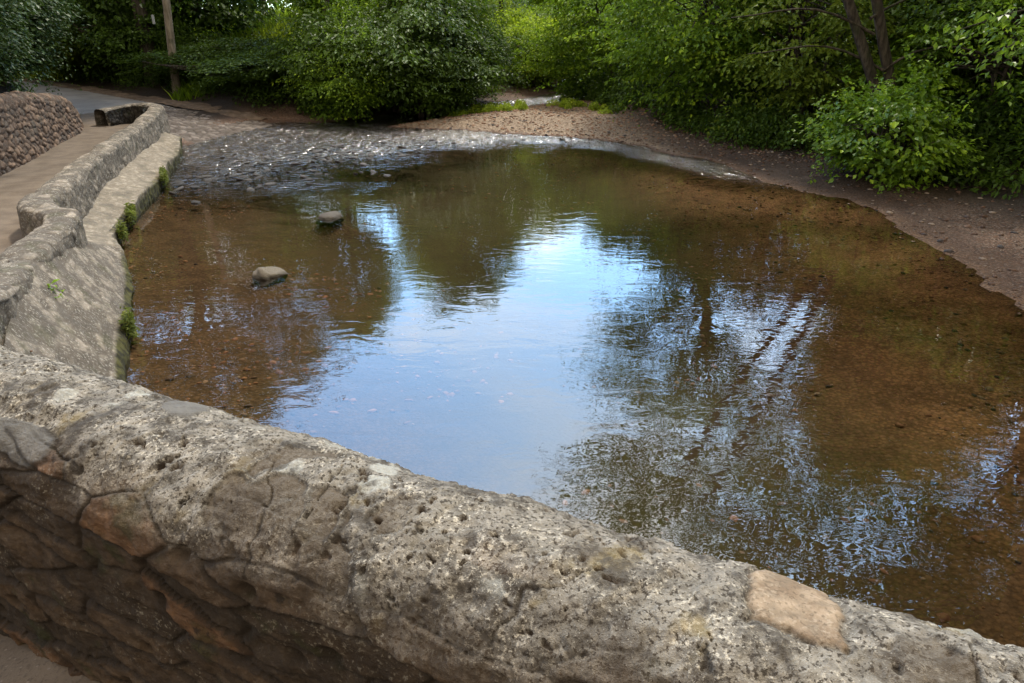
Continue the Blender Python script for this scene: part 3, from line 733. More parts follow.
# loose gravel: one sheet of pebbles
def pebble_sheet(name, pts, sizes, mat):
    base = np.array([(1, 0, 0), (-1, 0, 0), (0, 1, 0), (0, -1, 0), (0, 0, 1), (0, 0, -1), (.62, .62, .45), (-.62, .62, .45), (.62, -.62, .45), (-.62, -.62, .45)], float)
    tri = np.array([(4, 6, 8), (4, 7, 6), (4, 9, 7), (4, 8, 9), (0, 8, 6), (2, 6, 7), (1, 7, 9), (3, 9, 8), (0, 6, 2), (2, 7, 1), (1, 9, 3), (3, 8, 0)])
    n = len(pts); a = MAIN.random(n)*6.28
    sc_ = np.stack([sizes*MAIN.uniform(.8, 1.5, n), sizes*MAIN.uniform(.7, 1.1, n), sizes*MAIN.uniform(.4, .75, n)], 1)
    v = base[None]*sc_[:, None]*(1+MAIN.normal(0, .12, (n, 10, 1)))
    c, s_ = np.cos(a)[:, None], np.sin(a)[:, None]
    v = np.stack([v[..., 0]*c-v[..., 1]*s_, v[..., 0]*s_+v[..., 1]*c, v[..., 2]], -1)+pts[:, None, :]
    F = (tri[None]+(np.arange(n)*10)[:, None, None]).reshape(-1, 3)
    return link(name, np_mesh(name, v.reshape(-1, 3), F, True), mat)
X = MAIN.uniform(-5, 11, 60000); Y = MAIN.uniform(4, 31, 60000)
Z, D_, RI, _, _, BM = terrain(X[:, None], Y[:, None]); Z = Z[:, 0]; D_ = D_[:, 0]; BM = BM[:, 0]
keep = (D_ > -.15) & (D_ < 4.5) & ((BM > .3) | (X > 3.8)) & (MAIN.random(60000) < np.where((X > 5) & (Y < 16), .2, .8))
pts = np.stack([X, Y, Z+.004], 1)[keep]
onbar = (pts[:, 1] > 19.5) & (pts[:, 0] < 4.6)
for pp_, mm_, ll_ in ((pts[onbar], 'bargravel', 'loose pale gravel heaped on the bar'), (pts[~onbar], 'pebbles', 'loose reddish gravel on the right beach')):
    tag(pebble_sheet('bank_gravel', pp_, .012+.045*MAIN.random(len(pp_))**3, M[mm_]), ll_, 'gravel', None, 'stuff')
# pebbles lying on the shallow bed
X = MAIN.uniform(-7, 7, 26000); Y = MAIN.uniform(1.5, 21, 26000)
Z, D_, RI, _, _, _ = terrain(X[:, None], Y[:, None]); Z = Z[:, 0]; D_ = D_[:, 0]
keep = (D_ < -.1) & (MAIN.random(26000) < np.clip(.25+.75*sst(-4.5, -1, D_), 0, 1)*sst(-.25, .35, fbm(X*.8, Y*.8, 140, 3)))
pts = np.stack([X, Y, Z+.002], 1)[keep]
gs = pebble_sheet('bed_gravel', pts, .010+.030*MAIN.random(len(pts))**2.5, M['bedstones']); tag(gs, 'brown pebbles scattered over the river bed under water', 'gravel', None, 'stuff')

# ------------------------------------------------------------------ plants
def leaves_from(P, A, Nn, Ln, W, cl):
    """P centre, A axis, Nn normal, Ln length, W width ratio -> folded four-point leaves"""
    A = A/np.linalg.norm(A, axis=1)[:, None]; B = np.cross(A, Nn); B /= np.linalg.norm(B, axis=1)[:, None]+1e-9
    Nn = np.cross(B, A)
    L = Ln[:, None]
    v = np.stack([P-A*L*.5, P+B*L*W*.5+Nn*L*.10-A*L*.05, P+A*L*.5-Nn*L*.08, P-B*L*W*.5+Nn*L*.10-A*L*.05], 1).reshape(-1, 3)
    n = len(P); F = np.arange(n*4).reshape(n, 4)
    return v, F, np.repeat(cl, 4)

def crown_mesh(name, seed, rad, cz, nclump, per, leaf, clump_r=.55, flat=.5, droop=.25, shell=.55, lobes=9, zmin=-.75, gap=.0, wratio=.58, shoots=.55):
    rg = np.random.default_rng(seed)
    ld = rg.normal(size=(lobes, 3)); ld[:, 2] = np.abs(ld[:, 2])*.9-.25; ld /= np.linalg.norm(ld, axis=1)[:, None]
    d_ = rg.normal(size=(nclump*3, 3)); d_ /= np.linalg.norm(d_, axis=1)[:, None]
    m = np.max(np.exp(8*(d_@ld.T-1)), axis=1)
    ok = (d_[:, 2] > zmin) & (m > gap*rg.random(len(m))); d_ = d_[ok][:nclump]; m = m[ok][:nclump]; nc = len(d_)
    r = (.50+.58*m)*(shell+(1-shell)*rg.random(nc)**.45)*np.where(rg.random(nc) < .10, rg.uniform(1.08, 1.32, nc), 1)
    C = d_*r[:, None]*np.array(rad)+np.array((0, 0, cz))
    cs = clump_r*rg.uniform(.6, 1.35, nc)
    i = np.repeat(np.arange(nc), per); n = len(i)
    # twigs: leaves strung along several short twigs of each clump
    tw = rg.integers(0, 7, n); ang = tw*.897+rg.normal(0, .22, n)+np.repeat(rg.random(nc)*6.28, per)
    t = rg.random(n)**.6
    off = np.stack([np.cos(ang)*t, np.sin(ang)*t, rg.normal(0, .28, n)+.35*(rg.random(n)-.5)], 1)
    off[:, 2] = off[:, 2]*flat - droop*t*t
    out = d_[i].copy(); out[:, 2] *= .4
    P = C[i]+(off+out*.35*t[:, None])*cs[i][:, None]
    A = np.stack([np.cos(ang), np.sin(ang), -.35-.3*t], 1)+rg.normal(0, .45, (n, 3))+out*.3
    Nn = np.array((0, 0, 1.))+rg.normal(0, .42, (n, 3))+d_[i]*.35
    Ln = leaf*rg.uniform(.6, 1.3, n)
    cl = np.clip(rg.random(nc)[i]+rg.normal(0, .08, n), 0, 1)
    ns = int(nc*shoots); per2 = 26
    if ns:
        j = rg.choice(nc, ns); S = C[j]; D = d_[j]+rg.normal(0, .35, (ns, 3))+np.array((0, 0, .25)); D /= np.linalg.norm(D, axis=1)[:, None]
        Ls = rg.uniform(.8, 1.7, ns)*clump_r*1.5
        t2 = np.tile(np.linspace(.1, 1, per2), ns); jj = np.repeat(np.arange(ns), per2)
        P2 = S[jj]+D[jj]*(Ls[jj]*t2)[:, None]-np.array((0, 0, 1))*(.35*Ls[jj]*t2**2)[:, None]+rg.normal(0, .05, (ns*per2, 3))
        side = np.where(np.arange(ns*per2) % 2 == 0, 1, -1)[:, None]*np.cross(D[jj], np.array((0, 0, 1.)))
        A2 = D[jj]*.6+side*.9+rg.normal(0, .3, (ns*per2, 3))-np.array((0, 0, .25)); N2 = np.array((0, 0, 1.))+rg.normal(0, .35, (ns*per2, 3))
        P2 = P2+side*.04
        P = np.concatenate([P, P2]); A = np.concatenate([A, A2]); Nn = np.concatenate([Nn, N2])
        Ln = np.concatenate([Ln, leaf*rg.uniform(.55, 1.15, ns*per2)*(1.1-.4*t2)]); cl = np.concatenate([cl, np.clip(.35+.6*rg.random(ns)[jj], 0, 1)])
    v, F, c = leaves_from(P, A, Nn, Ln, wratio, cl)
    return np_mesh(name, v, F, False, {'cl': c}), C

def tube(pts, radii, sides=7):
    pts = np.asarray(pts, float); n = len(pts)
    T = np.gradient(pts, axis=0); T /= np.linalg.norm(T, axis=1)[:, None]+1e-9
    ref = np.array((1, 0, .0)); Xa = np.cross(T, ref+1e-3*np.array((0, 1, 1))); Xa /= np.linalg.norm(Xa, axis=1)[:, None]; Ya = np.cross(T, Xa)
    a = np.linspace(0, 2*np.pi, sides, endpoint=False)
    v = pts[:, None]+np.asarray(radii)[:, None, None]*(np.cos(a)[None, :, None]*Xa[:, None]+np.sin(a)[None, :, None]*Ya[:, None])
    F = []
    for i in range(n-1):
        for j in range(sides): F.append((i*sides+j, i*sides+(j+1) % sides, (i+1)*sides+(j+1) % sides, (i+1)*sides+j))
    return v.reshape(-1, 3), np.array(F)
def join(parts):
    V = []; F = []; o = 0
    for v, f in parts: V.append(v); F.append(f+o); o += len(v)
    return np.concatenate(V), np.concatenate(F)

def limbs(name, seed, h, r0, C, nl=14, lean=(0, 0), stems=1, spread=.3):
    rg = np.random.default_rng(seed); parts = []
    nl = min(nl, len(C))
    for s in range(stems):
        sx, sy = (rg.normal(0, spread, 2) if stems > 1 else (0, 0))
        hh = h*(rg.uniform(.75, 1) if stems > 1 else 1)
        k = 9; t = np.linspace(0, 1, k)
        P = np.stack([sx*.3+sx*t*1.8+lean[0]*t+np.cumsum(rg.normal(0, .05, k))*.6, sy*.3+sy*t*1.8+lean[1]*t+np.cumsum(rg.normal(0, .05, k))*.6, -.25+t*(hh+.25)], 1)
        rr = r0*(1-.75*t)*(1.0+.45*np.exp(-t*14)); parts.append(tube(P, rr, 9))
        for c in C[rg.choice(len(C), nl, replace=False)]:
            f = rg.uniform(.35, .95); a = np.array([np.interp(f, t, P[:, i]) for i in range(3)])
            if c[2] < a[2]-1.5: continue
            m = (a+c)/2+np.array((0, 0, .18*np.linalg.norm(c-a)))*rg.uniform(-.3, 1)+rg.normal(0, .1, 3)
            tt = np.linspace(0, 1, 6)[:, None]; Q = (1-tt)**2*a+2*tt*(1-tt)*m+tt**2*c
            parts.append(tube(Q, np.interp(f, t, rr)*.55*(1-.85*tt[:, 0])+.006, 5))
    v, F = join(parts)
    return np_mesh(name, v, F, True)

KIND = {}
def kind(key, crown_kw, limb_kw):
    me, C = crown_mesh('crown', **crown_kw)
    KIND[key] = (me, limbs('trunk', C=C, **limb_kw))
kind('bush', dict(seed=1, rad=(3.3, 3.0, 2.7), cz=2.0, nclump=330, per=84, leaf=.165, clump_r=.85, flat=.5, droop=.35, shell=.72, lobes=20, zmin=-.8, gap=.5), dict(seed=1, h=3.6, r0=.10, nl=16, stems=5, spread=.5))
kind('bush2', dict(seed=2, rad=(2.6, 2.5, 2.2), cz=1.55, nclump=250, per=78, leaf=.15, clump_r=.78, flat=.5, droop=.4, shell=.7, lobes=15, zmin=-.8, gap=.5), dict(seed=2, h=2.8, r0=.08, nl=14, stems=5, spread=.45))
kind('hedge', dict(seed=3, rad=(2.4, 1.6, 1.5), cz=1.2, nclump=360, per=55, leaf=.115, clump_r=.5, flat=.6, droop=.2, shell=.7, lobes=10, zmin=-.85), dict(seed=3, h=1.8, r0=.05, nl=10, stems=5, spread=.5))
kind('broad', dict(seed=4, rad=(4.0, 3.8, 4.6), cz=8.2, nclump=560, per=52, leaf=.17, clump_r=.85, flat=.45, droop=.4, shell=.6, lobes=11, zmin=-.95, gap=.25), dict(seed=4, h=10.5, r0=.26, nl=34))
kind('slim', dict(seed=5, rad=(2.0, 2.0, 4.4), cz=5.6, nclump=400, per=50, leaf=.15, clump_r=.62, flat=.6, droop=.35, shell=.6, lobes=9, zmin=-.95, gap=.15), dict(seed=5, h=8.8, r0=.16, nl=30))
kind('airy', dict(seed=6, rad=(4.4, 4.0, 5.2), cz=8.0, nclump=330, per=46, leaf=.15, clump_r=.80, flat=.34, droop=.3, shell=.5, lobes=12, zmin=-.95, gap=.35), dict(seed=6, h=11, r0=.20, nl=44))
kind('layered', dict(seed=7, rad=(3.3, 3.0, 2.6), cz=2.2, nclump=250, per=86, leaf=.15, clump_r=1.0, flat=.17, droop=.30, shell=.62, lobes=16, zmin=-.8, gap=.5), dict(seed=7, h=4.6, r0=.10, nl=22, stems=4, spread=.45))
kind('near', dict(seed=8, rad=(1.35, 1.25, 1.15), cz=.85, nclump=230, per=32, leaf=.125, clump_r=.42, flat=.5, droop=.35, shell=.7, lobes=9, zmin=-.8, wratio=.72), dict(seed=8, h=1.6, r0=.035, nl=12, stems=5, spread=.3))
kind('ivy', dict(seed=9, rad=(1.9, 1.7, 1.9), cz=1.2, nclump=420, per=52, leaf=.085, clump_r=.42, flat=.7, droop=.5, shell=.75, lobes=10, zmin=-.9, wratio=.75), dict(seed=9, h=2.0, r0=.06, nl=12, stems=4, spread=.4))

LEAFNAME = {'bush': 'foliage', 'bush2': 'foliage', 'hedge': 'foliage', 'near': 'foliage', 'ivy': 'foliage', 'layered': 'foliage'}
def plant(k, name, x, y, s, rz, mat, label, cat='tree', group=None, bark='bark', dz=0, sq=None):
    r = empty(name, (x, y, gz(x, y)+dz), rz, sq if sq else s)
    tag(r, label, cat, group)
    link('trunk' if k not in LEAFNAME else 'stem', KIND[k][1], M[bark], r)
    link(LEAFNAME.get(k, 'crown'), KIND[k][0], M[mat], r)
    return r

# left side, above the red wall
plant('ivy', 'evergreen_shrub', -10.9, 12.7, 1.15, .3, 'ivy', 'dark ivy-leaved shrub at the left picture edge above the red wall', 'shrub', dz=.1)
plant('ivy', 'evergreen_shrub', -11.9, 15.6, 1.15, 1.9, 'ivy', 'dark ivy-leaved shrub over the middle of the red wall', 'shrub', dz=.1)
plant('ivy', 'evergreen_shrub', -13.3, 18.6, 1.25, 3.1, 'ivy', 'dark ivy-leaved shrub trailing over the low far end of the red wall', 'shrub', dz=.0)
plant('bush2', 'evergreen_shrub', -16.3, 20.5, 1.2, 4.1, 'ivy', 'tall dark evergreen shrub behind the end of the red wall', 'shrub')
plant('broad', 'broadleaf_tree', -16.5, 15, .75, .5, 'ivy', 'dark evergreen tree filling the top left corner', 'tree')
# beyond the road
HD = [(-22.5, 35.5, 1.3, 'dark', 'dark hedge bush where the road leaves the picture'), (-19.2, 33.4, 1.35, 'olive', 'dull olive hedge bush left of the timber pole'), (-16.2, 31.6, 1.3, 'dark', 'dark hedge bush just left of the timber pole'),
      (-10.9, 28.7, 1.35, 'dark', 'dark hedge bush just right of the timber pole'), (-8.9, 27.3, 1.25, 'dark', 'low dark hedge bush above the inner end of the ford ramp')]
for i, (x, y, s, m, lb) in enumerate(HD): plant('hedge', 'hedge_bush', x, y, s, .5+i, m, lb, 'bush', 'bushes along the road verge', sq=(s, s, s*(.38 if i > 2 else 1)))
plant('broad', 'broadleaf_tree', -14.7, 30.0, 1.12, 1.0, 'dark', 'tall roadside tree whose dark drooping leaves hang over the timber pole', 'tree', dz=-1.1, sq=(1.28, 1.28, 1.36))
plant('bush2', 'field_bush', -15.8, 33.6, 1.75, 1.9, 'dark', 'big dark bush behind the hedge left of the timber pole', 'bush')
plant('slim', 'broadleaf_tree', -17.5, 37, 1.15, 2.9, 'mid', 'green tree behind the timber pole', 'tree')
plant('slim', 'broadleaf_tree', -17.6, 50, 1.35, .9, 'lime', 'pale yellow-green tree at the top of the sunlit grass slope', 'tree')
plant('slim', 'broadleaf_tree', -20.5, 37.5, 1.2, 2.0, 'lime', 'yellow-green tree lit behind the road at upper left', 'tree')
plant('broad', 'broadleaf_tree', -27, 38, 1.0, 2.6, 'dark', 'dark tree closing the road at the far left', 'tree')
plant('bush2', 'field_bush', -8.2, 37.5, .9, 3.3, 'mid', 'rounded green bush on the edge of the sunlit grass slope', 'bush')
plant('broad', 'broadleaf_tree', -12.6, 38.5, .70, 4.4, 'mid', 'broad green tree on the grass slope behind the dark riverside bushes', 'tree')
# the left bank of the river
plant('bush', 'riverside_bush', -4.2, 26.6, 1.02, .2, 'dark', 'largest dark rounded bush overhanging the far left water edge', 'bush')
plant('bush2', 'riverside_bush', -2.5, 28.9, .92, 2.2, 'dark', 'dark bush hanging over the stream left of the gravel bar', 'bush')
plant('slim', 'riverside_tree', -7.6, 31.4, 1.12, 1.1, 'mid', 'slender green tree behind the largest dark bush on its left', 'tree')
plant('slim', 'riverside_tree', -2.3, 32.6, 1.08, 2.4, 'mid', 'slender green tree right behind the largest dark bush', 'tree')
plant('layered', 'riverside_bush', -5.5, 25.2, .62, 2.0, 'mid', 'lighter green spray of bush low at the left foot of the largest bush', 'bush')
plant('layered', 'riverside_bush', -3.2, 25.3, .62, 3.6, 'dark', 'low dark bush trailing into the water under the right side of the largest bush', 'bush')
plant('bush2', 'riverside_bush', -4.6, 28.8, 1.12, 5.1, 'mid', 'mid green bush standing over the top of the largest dark bush', 'bush')
# up the valley
BK = [(-4.5, 40, 1.15, 'slim', 'lime', 'pale yellow-green tree far up the valley, leftmost of the distant row'), (-.6, 43, 1.12, 'slim', 'mid', 'mid green tree far up the valley above the dark stream bush'),
      (2.6, 45, 1.10, 'slim', 'lime', 'pale yellow-green tree far up the valley directly above the stream mouth'), (6.2, 42, 1.08, 'slim', 'olive', 'dull olive tree far up the valley right of the stream mouth'), (9.6, 39, 1.1, 'slim', 'lime', 'pale yellow-green tree far up the valley, rightmost of the distant row')]
for i, (x, y, s, k, m, lb) in enumerate(BK): plant(k, 'distant_tree', x, y, s, i*1.3, m, lb, 'tree', 'distant trees up the valley')
plant('bush2', 'riverside_bush', 1.0, 36.5, .95, .4, 'lime', 'light green bush bending over the stream mouth', 'bush')
plant('bush2', 'riverside_bush', 5.6, 33.5, 1.05, 1.4, 'olive', 'olive bush right of the stream mouth behind the gravel bar', 'bush')
# right bank
plant('layered', 'hazel_bush', 4.6, 28.6, 1.0, .2, 'mid', 'spreading green bush at the right end of the gravel bar', 'bush')
plant('layered', 'hazel_bush', 6.0, 23.4, 1.0, 1.7, 'mid', 'spreading green bush halfway along the right bank', 'bush')
plant('layered', 'hazel_bush', 7.6, 19.9, 1.0, 2.9, 'olive', 'dark layered bush below the forked trunk on the right bank', 'bush')
plant('layered', 'hazel_bush', 10.4, 15.4, .75, 3.5, 'mid', 'spreading bush right behind the bright beach bush', 'bush')
plant('near', 'riverside_bush', 7.55, 14.2, .98, .4, 'bright', 'bright leafy bush drooping to the right beach', 'bush')
plant('airy', 'riverside_tree', 7.4, 24.5, .95, .6, 'mid', 'tall thin-crowned tree behind the bush halfway along the right bank', 'tree')
plant('airy', 'riverside_tree', 11.8, 21.0, 1.0, 2.2, 'mid', 'tall dark-stemmed tree well behind the right bank', 'tree')
plant('airy', 'riverside_tree', 13.6, 15.2, .9, 3.7, 'mid', 'tall tree at the right picture edge above the beach', 'tree')
plant('airy', 'riverside_tree', 8.3, 8.4, 1.12, 5.2, 'mid', 'tall tree beside the right beach outside the picture edge', 'tree', dz=.6)
plant('airy', 'riverside_tree', 8.2, 3.2, 1.05, 1.2, 'mid', 'tall tree downstream on the right bank near the parapet', 'tree', dz=.6)
plant('layered', 'hazel_bush', 12.4, 17.3, 1.05, 4.1, 'dark', 'dark bush in deep shade behind the bright beach bush', 'bush')
plant('layered', 'hazel_bush', 13.2, 12.6, 1.0, 5.0, 'dark', 'dark bush in deep shade at the right picture edge', 'bush')

# forked tree with a visible pair of stems
ft = empty('forked_tree', (8.75, 15.6, gz(8.75, 15.6))); tag(ft, 'tree with two leaning stems rising from the right bank', 'tree')
z0 = gz(8.75, 15.6)
pa = []
for (tx, dx) in ((-4.7, 0.0), (-3.5, .16)):
    t = np.linspace(0, 1, 12); P = np.stack([dx+tx*t**.92+.05*np.sin(t*9+dx*9), .1*np.sin(t*5+dx), -.3+t*9.3], 1); pa.append(tube(P, .105*(1-.6*t)+.02, 9))
for bx_ in ((-2.6, .3, 2.2), (-2.9, -.4, 2.9), (2.2, -.6, 2.2), (3.0, .4, 3.2), (-3.0, .5, 4.5), (1.8, .2, 5.2)):
    t = np.linspace(0, 1, 8); a0 = np.array((-.50*(bx_[2]-.5), 0, bx_[2]-.5)); b0 = np.array(bx_)+np.array((-.5*bx_[2], 0, 0))
    Q = a0+(b0-a0)*t[:, None]+np.stack([0*t, .1*np.sin(t*6), .25*np.sin(t*4)], 1); pa.append(tube(Q, .026*(1-.8*t)+.005, 6))
v, F = join(pa); link('trunk', np_mesh('trunk', v, F), M['bark'], ft)
cm_, _ = crown_mesh('crown', 61, (3.8, 3.4, 3.2), 8.6, 240, 46, .14, .8, .3, .3, .5, 10, -.9, .3)
link('crown', cm_, M['mid'], ft).location = (-3.6, 0, 0)

# tree outside the frame whose branch hangs into the picture on the right
bt = empty('overhanging_tree', (11.6, 11.4, gz(11.6, 11.4))); tag(bt, 'tree at the right whose low branch of large bright leaves hangs over the beach', 'tree')
zb = gz(11.6, 11.4)
pa = []; t = np.linspace(0, 1, 10)
pa.append(tube(np.stack([.1*np.sin(t*5), .1*np.cos(t*4), -.3+8*t], 1), .2*(1-.7*t)+.02, 9))
tips = []
for (ex, ey, ez) in ((-3.6, .9, 2.55), (-3.1, .5, 2.15), (-2.7, 1.4, 2.75), (-3.9, 1.5, 2.9), (-2.2, .6, 2.4), (-3.3, 1.9, 3.0)):
    E_ = np.array((ex, ey, ez-zb)); S_ = np.array((0, 0, 2.9-zb+.6)); Mi = (S_+E_)/2+np.array((0, 0, .55))
    Q = (1-t[:, None])**2*S_+2*t[:, None]*(1-t[:, None])*Mi+t[:, None]**2*E_; pa.append(tube(Q, .035*(1-.85*t)+.004, 5)); tips.append(Q[4:])
v, F = join(pa); link('trunk', np_mesh('trunk', v, F), M['bark'], bt)
rg = np.random.default_rng(77); P = []
for Q in tips:
    for _ in range(260):
        c = Q[rg.integers(0, len(Q))]; P.append(c+rg.normal(0, 1, 3)*np.array((.28, .28, .15))-np.array((0, 0, .12)))
P = np.array(P); n = len(P)
A = rg.normal(0, .6, (n, 3))+np.array((-.6, -.2, -.6)); Nn = np.array((0, 0, 1.))+rg.normal(0, .45, (n, 3))
v, F, c = leaves_from(P, A, Nn, .13*rg.uniform(.6, 1.25, n), .62, np.clip(rg.random(n), 0, 1))
link('foliage', np_mesh('foliage', v, F, False, {'cl': c}), M['bright'], bt)
cm_, _ = crown_mesh('crown', 62, (3.4, 3.4, 2.8), 7.4, 220, 46, .15, .8, .35, .3, .5, 10, -.8, .3)
link('crown', cm_, M['mid'], bt)

# two dark trunks deeper in the wood
for (x, y, lb) in ((13.3, 22.5, 'left one of two dark straight trunks in the shade at upper right'), (14.5, 22.2, 'right one of two dark straight trunks in the shade at upper right')):
    plant('slim', 'woodland_tree', x, y, 1.25, x, 'mid', lb, 'tree', 'dark trunks at upper right')

# far wood on the slopes: one mass
def far_wood():
    rg = np.random.default_rng(5); Vs = []; Fs = []; Cs = []; o = 0
    spots = []
    for k in range(40):
        a = R(-58+116*k/39+rg.normal(0, 1)); dist = rg.uniform(58, 80); x, y = math.sin(a)*dist, math.cos(a)*dist
        spots.append((x, y, rg.uniform(3.8, 5.4), rg.uniform(9, 12)))
    for k in range(22):
        x = rg.uniform(15, 24); y = rg.uniform(8, 42); spots.append((x, y, rg.uniform(2.2, 3.2), rg.uniform(3.5, 6)))
    for k in range(12):
        x = rg.uniform(-34, -24); y = rg.uniform(12, 34); spots.append((x, y, rg.uniform(2.5, 3.5), rg.uniform(4, 6)))
    for (x, y, r, h) in spots:
        n = 2200; d_ = rg.normal(size=(n, 3)); d_ /= np.linalg.norm(d_, axis=1)[:, None]
        lob = 1+.35*fbm(d_[:, 0]*2+x, d_[:, 1]*2+d_[:, 2]*2+y, 5, 3)
        P = d_*lob[:, None]*(.75+.25*rg.random(n))[:, None]*np.array((r, r, h*.55))+np.array((x, y, gz(x, y)+h*.5))
        v, F, c = leaves_from(P, rg.normal(0, 1, (n, 3)), d_+np.array((0, 0, .6))+rg.normal(0, .4, (n, 3)), rg.uniform(.3, .6, n), .65, np.clip(rg.random()+.3*rg.random(n)-.1, 0, 1))
        Vs.append(v); Fs.append(F+o); Cs.append(c); o += len(v)
    return np_mesh('far_wood', np.concatenate(Vs), np.concatenate(Fs), False, {'cl': np.concatenate(Cs)})
tag(link('far_wood', far_wood(), M['mid']), 'dense green wood closing the slopes in the distance', 'wood', None, 'stuff')

def undergrowth(spots, seed, leaf):
    rg = np.random.default_rng(seed); Vs = []; Fs = []; Cs = []; o = 0
    for (x, y, r, h) in spots:
        n = int(420*r*h)+160; a = rg.random(n)*6.28; q = r*rg.random(n)**.6
        top = h*np.sqrt(np.maximum(0, 1-(q/r)**2))*rg.uniform(.7, 1.15, n)
        xx = x+np.cos(a)*q; yy = y+np.sin(a)*q
        zz_ = terrain(xx[:, None], yy[:, None])[0][:, 0]+top*rg.random(n)**.5
        Nn = np.array((0, 0, 1.))+rg.normal(0, .5, (n, 3)); A = np.stack([np.cos(a), np.sin(a), 0*a-.4], 1)+rg.normal(0, .6, (n, 3))
        v, F, c = leaves_from(np.stack([xx, yy, zz_], 1), A, Nn, leaf*rg.uniform(.6, 1.4, n), .55, np.clip(rg.random()*.7+.3*rg.random(n), 0, 1))
        Vs.append(v); Fs.append(F+o); Cs.append(c); o += len(v)
    return np_mesh('undergrowth', np.concatenate(Vs), np.concatenate(Fs), False, {'cl': np.concatenate(Cs)})
rg = np.random.default_rng(41)
def along(P, step, jit, r, h, off=0):
    C, _ = resample(np.array(P, float), step); return [(x+rg.normal(0, jit), y+rg.normal(0, jit), rg.uniform(*r), rg.uniform(*h)) for x, y in C[:, :2]]
sp = along([(3.0, 29.5), (4.5, 23.2), (6.2, 19.3), (7.4, 16.6), (8.8, 15.4)], .45, .35, (.5, .9), (.35, 1.1))
sp += along([(4.5, 31), (6.5, 24.5), (8.5, 20), (10.5, 17), (12.5, 15)], .5, .7, (.7, 1.3), (.8, 1.8))
sp += along([(8.2, 14.6), (9.4, 13.2), (10.5, 11.2)], .4, .3, (.4, .7), (.3, .7)) + along([(9.6, 15), (10.8, 13), (11.8, 10.5)], .4, .4, (.7, 1.1), (.8, 1.6))
sp += along([(6, 34), (9, 27), (11.5, 22), (14, 18), (17, 13)], .6, 1.0, (1, 1.8), (1.2, 2.4))
tag(link('undergrowth', undergrowth(sp, 42, .12), M['dark']), 'tangled low undergrowth along the shady right bank', 'undergrowth', None, 'stuff')
sp = along([(-6.4, 24.9), (-9.2, 26.0), (-12, 28.2), (-15.5, 31.0), (-20, 34), (-26, 38)], .5, .3, (.5, 1.0), (.5, 1.2))
sp += along([(-6.4, 26.5), (-10, 28.5)], .5, .4, (.6, 1.0), (.4, .9)) + along([(-12, 29.8), (-14, 31.2), (-20, 35.5), (-28, 40)], .55, .6, (.8, 1.4), (1.2, 2.2))
tag(link('undergrowth', undergrowth(sp, 43, .12), M['dark']), 'tangled low undergrowth on the bank behind the road', 'undergrowth', None, 'stuff')
sp = along([(-3, 31), (-1, 34), (.5, 38), (2, 44)], .5, .5, (.7, 1.2), (.6, 1.6)) + along([(-6, 34), (-2, 40), (8, 44), (14, 38)], .7, 1.2, (1.2, 2), (1.5, 3)) + along([(-12, 48), (-4, 50), (4, 52), (12, 48), (20, 42)], .8, 1.8, (2, 3), (3, 5.5))
tag(link('undergrowth', undergrowth(sp, 44, .14), M['olive']), 'pale undergrowth up the valley behind the gravel bar', 'undergrowth', None, 'stuff')

# grasses
def blades(P, H_, seed, spread=.35, wid=.02):
    rg = np.random.default_rng(seed); n = len(P); a = rg.random(n)*6.28
    lean = rg.normal(0, spread, (n, 2)); T = np.stack([lean[:, 0]*H_, lean[:, 1]*H_, H_], 1); w_ = np.stack([np.cos(a), np.sin(a), 0*a], 1)*wid
    mid = P+T*.5+np.stack([-lean[:, 0], -lean[:, 1], 0*a], 1)*H_[:, None]*.12
    v = np.stack([P-w_, P+w_, mid+w_*.8, P+T], 1); v2 = np.stack([P-w_, mid+w_*.8, P+T, mid-w_*.8], 1)
    V = np.stack([P-w_, P+w_, mid+w_*.8, P+T, mid-w_*.8], 1).reshape(-1, 3)
    b = (np.arange(n)*5)[:, None]
    F = np.concatenate([b+np.array((0, 1, 2, 4)), b+np.array((4, 2, 3, 3))*0+np.array((4, 2, 3, 4))*0+b*0+np.array((2, 3, 4, 2))*0+np.array((4, 2, 3, 3))*0], 0)[:n]
    F3 = np.concatenate([b+np.array((0, 1, 2)), b+np.array((0, 2, 4)), b+np.array((4, 2, 3))], 0)
    return V, F3, np.repeat(rg.random(n), 5)
rg = np.random.default_rng(3)
n = 26000; X = rg.uniform(-24, -3, n); Y = rg.uniform(33, 52, n); Z = terrain(X[:, None], Y[:, None])[0][:, 0]
v, F, c = blades(np.stack([X, Y, Z], 1), rg.uniform(.35, .8, n), 1, .3, .03)
tag(link('meadow_grass', np_mesh('meadow_grass', v, F, False, {'cl': c}), M['grass']), 'long sunlit grass on the slope behind the road hedge', 'grass', None, 'stuff')
def tuft(name, x, y, r, n, h, mat, label, z=None, cat='plant', wid=.008, sq=1.0):
    rg = np.random.default_rng(int(abs(x*100+y*7)))
    a = rg.random(n)*6.28; q = r*rg.random(n)**.6
    P = np.stack([np.cos(a)*q*sq, np.sin(a)*q, 0*a], 1)
    if z is None: P[:, 2] = np.array([gz(x+p[0], y+p[1]) for p in P])-gz(x, y)
    v, F, c = blades(P, h*rg.uniform(.5, 1.2, n), int(abs(x)*10+99), .55, wid)
    o = link(name, np_mesh(name, v, F, False, {'cl': c}), M[mat]); o.location = (x, y, gz(x, y) if z is None else z)
    return tag(o, label, cat)
sp = [(rg.normal(-.6, .75), rg.normal(25.0, .45), rg.uniform(.12, .34), rg.uniform(.12, .34)) for _ in range(26)]
sp += [(rg.normal(1.9, .35), rg.normal(25.3, .35), rg.uniform(.12, .30), rg.uniform(.12, .30)) for _ in range(10)]
sp += [(rg.normal(3.1, .4), rg.normal(24.4, .4), rg.uniform(.12, .32), rg.uniform(.12, .36)) for _ in range(12)]
